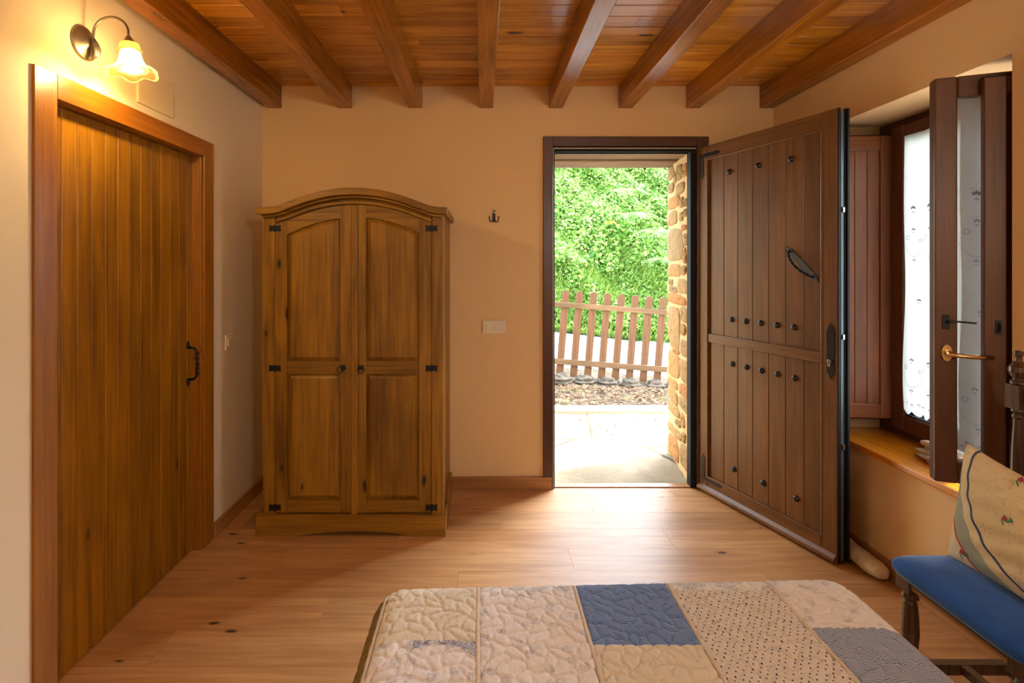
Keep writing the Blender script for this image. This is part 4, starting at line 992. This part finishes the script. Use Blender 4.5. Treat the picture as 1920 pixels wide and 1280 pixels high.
# ------------------------------------------------------------------ doorway masonry
A_, B_ = Vector((1.325, 3.27)), Vector((1.385, 3.80)); jd = B_-A_; jn = Vector((-jd.y, jd.x)).normalized()
jt = thing('stone_jamb', 'rubble stone door jamb with pale mortar on the right of the doorway', 'stone jamb', (0, 0, 0), 0, kind='structure')
bm = BM(); nW, nZ = 14, 90; g = []
for j in range(nZ+1):
    row_ = []
    for i in range(nW+1):
        w_ = i/nW; z = 0.0+2.115*j/nZ; p = A_+jd*w_+jn*(0.004+0.006*math.sin(z*23+w_*9)*math.sin(w_*13+z*7)+(0.010*math.sin(z*11+1)+0.006*math.sin(z*37)) * (w_ > 0.99))
        row_.append(bm.verts.new((p.x, p.y, z)))
    g.append(row_)
for j in range(nZ):
    for i in range(nW): bm.faces.new((g[j][i], g[j][i+1], g[j+1][i+1], g[j+1][i]))
obj('mortar_face', bm, M['mortar'], jt, smooth=True)
ST = [(0.69, 1.02, 2.02, 2.11), (0.56, 0.69, 1.97, 2.05), (0.3, 0.55, 1.98, 2.08), (0.08, 0.29, 1.97, 2.06), (0.73, 1.02, 1.92, 1.99), (0.21, 0.62, 1.88, 1.95), (0.43, 1.01, 1.8, 1.88), (0.26, 0.4, 1.78, 1.85), (0.08, 0.24, 1.78, 1.83), (0.54, 1.02, 1.68, 1.78), (0.26, 0.42, 1.69, 1.75), (0.08, 0.23, 1.71, 1.76), (0.11, 0.33, 1.62, 1.66), (0.3, 1.02, 1.42, 1.65), (0.07, 0.23, 1.52, 1.6), (0.12, 0.27, 1.41, 1.51), (0.4, 1.0, 1.31, 1.4), (0.15, 0.35, 1.33, 1.39), (0.06, 0.52, 1.2, 1.3), (0.75, 0.98, 1.25, 1.29), (0.54, 0.95, 1.2, 1.24), (0.18, 1.01, 1.12, 1.19), (0.40, 1.0, 0.81, 1.09), (0.06, 0.37, 1.02, 1.11), (0.16, 0.36, 0.93, 1.0), (0.03, 0.36, 0.79, 0.9), (0.42, 0.77, 0.78, 0.81), (0.43, 1.0, 0.6, 0.77), (0.02, 0.38, 0.62, 0.77), (0.49, 1.0, 0.52, 0.58), (0.02, 0.43, 0.52, 0.6), (0.52, 1.0, 0.42, 0.51), (0.03, 0.42, 0.43, 0.51), (0.45, 1.0, 0.33, 0.41), (0.4, 0.62, 0.28, 0.32), (0.19, 0.36, 0.31, 0.4), (0.38, 1.0, 0.19, 0.25), (0.16, 0.31, 0.22, 0.28), (0.45, 1.0, 0.02, 0.17), (0.03, 0.38, 0.05, 0.2)]
bm = BM()
for k, (w0, w1, z0_, z1_) in enumerate(ST):
    rs = random.Random(k); cw, cz, hw_, hz_ = (w0+w1)/2, (z0_+z1_)/2, (w1-w0)/2*1.06, (z1_-z0_)/2*1.06
    rings = []
    ph = [rs.uniform(0, 6) for _ in range(3)]
    for rad, out in ((1.0, 0.0), (0.99, 0.007), (0.93, 0.012), (0.6, 0.014), (0.3, 0.014)):
        ring = []
        for i in range(20):
            t = 2*PI*i/20; c, s_ = math.cos(t), math.sin(t); e_ = 0.55
            wob = 1+0.06*math.sin(2*t+ph[0])+0.05*math.sin(3*t+ph[1])
            w_ = cw+hw_*rad*wob*math.copysign(abs(c)**e_, c); z = cz+hz_*rad*wob*math.copysign(abs(s_)**e_, s_)
            z = max(0.0, min(2.113, z)); w_ = max(0.005, w_)
            p = A_+jd*w_+jn*(out+0.003*rs.uniform(-1, 1)*(out > 0)+0.004*math.sin(9*t/2+ph[2])*(out > 0.012)); ring.append(bm.verts.new((p.x, p.y, z)))
        rings.append(ring)
    for a, b in zip(rings, rings[1:]):
        for i in range(20): bm.faces.new((a[i], a[(i+1) % 20], b[(i+1) % 20], b[i]))
    bm.faces.new(rings[-1])
obj('jamb_stones', bm, M['stone'], jt, smooth=True)
o = struct('stone_jamb_left', bx(0.42, 0.4305, 3.27, 3.80, 0, 2.115), M['mortar'], 'mortared left side of the doorway through the wall', 'wall')
bm = BM(); box(bm, 0.42, 1.42, 3.265, 3.52, 2.118, 2.30); obj_l = None
lt = thing('door_lintel', 'old oak lintel beams over the entry doorway', 'lintel', (0, 0, 0), 0, kind='structure')
obj('lintel_beam', bm, M['lintel'], lt, bev=0.012, seg=3)
obj('lintel_beam', bx(0.42, 1.42, 3.535, 3.80, 2.112, 2.30), M['lintel'], lt, bev=0.015, seg=3)
struct('facade_stones', bx(XL-0.3, 0.40, 3.80, 3.84, 0, 2.62), M['mortar'], 'outside face of the stone house left of the doorway', 'wall')

# ------------------------------------------------------------------ outdoors
def gz(x): return 0.12-0.115*(x-1.0)
bm = BM(); nX, nY = 60, 60; g = []
for j in range(nY+1):
    g.append([])
    for i in range(nX+1):
        x, y = -2.2+7.0*i/nX, 3.262+1.72*j/nY
        g[-1].append(bm.verts.new((x, y, -0.004+0.006*math.sin(x*7+y*3)*math.sin(y*9)+0.004*math.sin(x*19))))
for j in range(nY):
    for i in range(nX): bm.faces.new((g[j][i], g[j][i+1], g[j+1][i+1], g[j+1][i]))
struct('patio', bm, M['patio'], 'sunlit flagstone patio just outside the doorway', 'patio', smooth=True)
struct('kerb', bx(-2.2, 4.8, 4.83, 5.01, -0.1, 0.025), M['step'], 'straight pale stone kerb across the patio', 'kerb', bev=0.008)
bm = BM(); g = []
for j in range(41):
    g.append([])
    for i in range(121):
        x, y = -2.2+7.0*i/120, 4.99+1.45*j/40; k = j/40
        g[-1].append(bm.verts.new((x, y, (-0.005)+k**1.6*max(-0.3, gz(x)+0.01)+0.02*math.sin(x*9+y*5)*math.sin(y*8)*k+0.012*math.sin(x*31)*math.sin(y*27))))
for j in range(40):
    for i in range(120): bm.faces.new((g[j][i], g[j][i+1], g[j+1][i+1], g[j+1][i]))
struct('soil_strip', bm, M['soil'], 'rough earth strip with dead leaves before the fence', 'ground', smooth=True)
# road and verge, sloping down to the right
bm = BM(); prism(bm, [(-6, gz(-6)), (12, gz(12)), (12, gz(12)-0.4), (-6, gz(-6)-0.4)], 6.38, 10.45); struct('road', bm, M['asphalt'], 'pale sloping asphalt lane beyond the picket fence', 'road')
o = struct('ground_outside', bx(-30, 40, -20, 40, -1.9, -1.6), M['bank'], 'open ground around the house', 'ground')
struct('courtyard', bx(2.6, 12, -8, 4.98, -0.3, -0.12), M['step'], 'pale paved yard beyond the window', 'ground')
# rocky edge under the fence
for k in range(9):
    x = 0.35+0.27*k+random.uniform(-0.01, 0.01); bm = BM(); bmesh.ops.create_icosphere(bm, subdivisions=4, radius=1)
    a, b, c = random.uniform(0.10, 0.118), random.uniform(0.08, 0.13), random.uniform(0.05, 0.09); p1, p2 = random.uniform(0, 6), random.uniform(0, 6)
    for v in bm.verts:
        d = v.co; f = 1+0.18*math.sin(d.x*4+p1)*math.sin(d.y*5+p2)+0.10*math.sin(d.z*11+p1)+0.06*math.sin(d.x*19+p2)*math.sin(d.y*17); v.co = Vector((d.x*a*f, d.y*b*f, d.z*c*f))
    o = obj('rock', bm, M['rock'], None, smooth=False); o.location = (x, 5.86+random.uniform(-0.02, 0.02), gz(x)*0.55+0.0)
    setp(o, 'grey weathered rock in the row along the foot of the picket fence', 'rock', 'rocks under the picket fence')
# fallen leaves
V = []; F = []
for k in range(2200):
    x, y = random.uniform(0.2, 3.2), 5.02+0.68*random.random()**0.8; kk = (y-4.99)/1.45; z = -0.005+kk**1.6*(gz(x)+0.01)+0.02+random.uniform(0, 0.015)
    a = random.uniform(0, 2*PI); L = random.uniform(0.012, 0.03); e_ = Vector((math.cos(a), math.sin(a), random.uniform(-0.4, 0.4)))*L; n_ = Vector((-math.sin(a), math.cos(a), random.uniform(-0.5, 0.5)))*L*0.45; c = Vector((x, y, z)); i = len(V)
    V += [tuple(c-e_), tuple(c+n_), tuple(c+e_), tuple(c-n_)]; F.append((i, i+1, i+2, i+3))
for k in range(90):
    x, y = random.uniform(0.4, 2.2), 3.95+0.85*random.random()**0.5; a = random.uniform(0, 2*PI); L = random.uniform(0.012, 0.03); c = Vector((x, y, 0.012)); e_ = Vector((math.cos(a), math.sin(a), 0.2))*L; n_ = Vector((-math.sin(a), math.cos(a), 0.3))*L*0.4; i = len(V)
    V += [tuple(c-e_), tuple(c+n_), tuple(c+e_), tuple(c-n_)]; F.append((i, i+1, i+2, i+3))
o = rawmesh('fallen_leaves', V, F, leaf_mat('dry_leaf', hexc('4E2E1A'), hexc('7E5634'), hexc('A48862'), 0.1), None, False); setp(o, 'dry brown leaves scattered on the earth before the fence', 'leaves', kind='stuff')

# picket fence
fx, fz = 0.70, 0.115
fe = thing('picket_fence', 'weathered brown picket fence leaning slightly beyond the patio', 'fence', (fx, 6.02, fz)); fe.rotation_euler = (0, math.radians(4.3), 0)
pk = None
for k in range(13):
    if pk is None:
        pts = [(-0.041, 0)]+[(0.041, 0)]+[(0.041*math.cos(a*PI/10), 0.975+0.038*math.sin(a*PI/10)) for a in range(11)]
        bm = BM(); prism(bm, pts, 0.0, 0.02); pk = obj('picket', bm, M['fence'], fe, bev=0.003); o = pk
    else: o = pk.copy(); COL.objects.link(o)
    o.location = (0.042+0.1642*k-0.0, 0, -0.008)
bm = BM(); box(bm, -0.1, 2.2, -0.026, -0.0005, 0.800, 0.862); obj('rail', bm, M['fence_x'], fe, bev=0.003)
bm = BM(); box(bm, -0.1, 2.2, -0.026, -0.0005, 0.130, 0.196); obj('rail', bm, M['fence_x'], fe, bev=0.003)
for x in (-0.06, 2.16): obj('post', bx(x-0.035, x+0.035, 0.0, 0.07, -0.12, 0.95), M['fence'], fe, bev=0.004)

# grassy bank
def bank_z(x, y):
    base = gz(x); d = max(0.0, y-10.3-0.15*math.sin(x*1.3)); return base+(d**0.9)*1.05+0.12*math.sin(x*2.1+y)*min(1, d)+0.08*math.sin(x*5+y*3)*min(1, d)
bm = BM(); g = []
for j in range(61):
    g.append([bm.verts.new((x, 10.2+8.0*j/60, bank_z(x, 10.2+8.0*j/60)-0.02)) for x in np.linspace(-3, 9, 91)])
for j in range(60):
    for i in range(90): bm.faces.new((g[j][i], g[j][i+1], g[j+1][i+1], g[j+1][i]))
struct('grass_bank', bm, M['bank'], 'steep green bank rising beyond the lane', 'bank', smooth=True)
def leafcloud(name, n, yr, xr, size, mat, label, cat, up, blade=False, lift=0.0):
    r = RNG; X = r.uniform(xr[0], xr[1], n); T = r.random(n); Y = yr[0]+(yr[1]-yr[0])*T
    clump = np.sin(X*2.3+1)*np.sin(Y*3.1)+0.6*np.sin(X*6.1+Y*4)+0.4*np.sin(X*11-Y*9)
    V = np.zeros((n, 4, 3)); ang = r.uniform(0, 2*PI, n)
    for k in range(n):
        x, y = X[k], Y[k]; h = lift*(0.6+0.28*clump[k])*(0.35+0.65*r.random()) if lift else 0
        c = np.array((x, y-0.75*max(h, 0), bank_z(x, y)+max(h, 0)*0.55)); s = size*r.uniform(0.6, 1.35)
        if blade:
            L = s*2.6; lean = np.array((r.normal(0, 0.35), -0.35+r.normal(0, 0.3), 1.0)); lean /= np.linalg.norm(lean)
            w_ = np.array((math.cos(ang[k]), math.sin(ang[k])*0.5, 0))*s*0.10
            V[k] = [c-w_, c+w_, c+lean*L*0.6+w_*0.7+np.array((0, -0.1*L, 0)), c+lean*L+np.array((0, -0.35*L, -0.1*L))]
        else:
            nrm = np.array((r.normal(0, 0.5), -0.8+r.normal(0, 0.4), 0.7+r.normal(0, 0.4))); nrm /= np.linalg.norm(nrm)
            a_ = np.cross(nrm, (math.cos(ang[k]), 0.2, math.sin(ang[k]))); a_ /= (np.linalg.norm(a_)+1e-9); b_ = np.cross(nrm, a_)
            V[k] = [c-a_*s, c+b_*s*0.62+nrm*s*0.15, c+a_*s, c-b_*s*0.62+nrm*s*0.15]
    me = bpy.data.meshes.new(name); me.vertices.add(4*n); me.vertices.foreach_set('co', V.ravel())
    me.loops.add(4*n); me.loops.foreach_set('vertex_index', np.arange(4*n)); me.polygons.add(n); me.polygons.foreach_set('loop_start', np.arange(0, 4*n, 4)); me.materials.append(mat); me.update(calc_edges=True)
    o = bpy.data.objects.new(name, me); COL.objects.link(o); return setp(o, label, cat, kind='stuff')
leafcloud('bank_foliage', 52000, (11.6, 16.5), (0.6, 6.6), 0.050, M['leaf'], 'dense bright green shrub leaves covering the upper bank', 'foliage', 1, lift=0.55)
leafcloud('bank_foliage', 17000, (10.3, 12.6), (0.8, 5.4), 0.040, M['leaf'], 'small green weeds among the grass along the lane', 'foliage', 1, lift=0.30)
leafcloud('tall_grass', 34000, (10.15, 12.9), (0.8, 5.4), 0.062, M['grass'], 'long light green grass on the lower bank', 'grass', 1, blade=True, lift=0.12)
# ferns
def fern(x, y, s, mat, label, group, seed, nf=7):
    r = random.Random(seed); V = []; F = []
    base = Vector((x, y-0.5, bank_z(x, y)+0.28))
    for k in range(nf):
        a = -PI/2+(k-(nf-1)/2)*0.42+r.uniform(-0.15, 0.15); L = s*r.uniform(0.8, 1.1); dirh = Vector((math.cos(a), math.sin(a)*0.7, 0)); pts = []
        for i in range(17):
            t = i/16; pts.append(base+dirh*(L*t)+Vector((0, 0, L*(0.75*t-0.85*t*t))))
        side = Vector((-dirh.y, dirh.x, 0)).normalized()
        for i in range(1, 17):
            t = i/16; w_ = L*0.26*math.sin(PI*min(1, t*0.88+0.12))**0.8; tg = (pts[i]-pts[i-1])
            for sg in (-1, 1):
                p0 = pts[i]; p1 = p0+side*sg*w_+tg*0.9+Vector((0, 0, -0.15*w_)); q0 = p0+tg*0.35; q1 = p1-tg*0.1; b = len(V)
                V += [tuple(p0-tg*0.25), tuple(q1-tg*0.15), tuple(p1), tuple(q0)]; F.append((b, b+1, b+2, b+3))
        for i in range(16):
            b = len(V); w_ = side*0.006; V += [tuple(pts[i]-w_), tuple(pts[i+1]-w_), tuple(pts[i+1]+w_), tuple(pts[i]+w_)]; F.append((b, b+1, b+2, b+3))
    o = rawmesh('fern', V, F, mat, None, False); return setp(o, label, 'fern', group)
fern(3.55, 12.6, 0.75, M['fern'], 'pale green fern high on the bank right of centre', None, 1)
fern(4.05, 12.1, 0.80, M['fern'], 'large pale green fern drooping beside the stone jamb', None, 2)
fern(3.95, 11.5, 0.60, M['fern'], 'lower pale green fern above the right end of the fence', None, 3)
fern(2.95, 12.4, 0.35, M['fern_y'], 'small yellow fern frond in the middle of the green bank', None, 4, 3)
fern(3.6, 13.2, 0.7, M['fern'], 'topmost pale green fern near the lintel', None, 5)
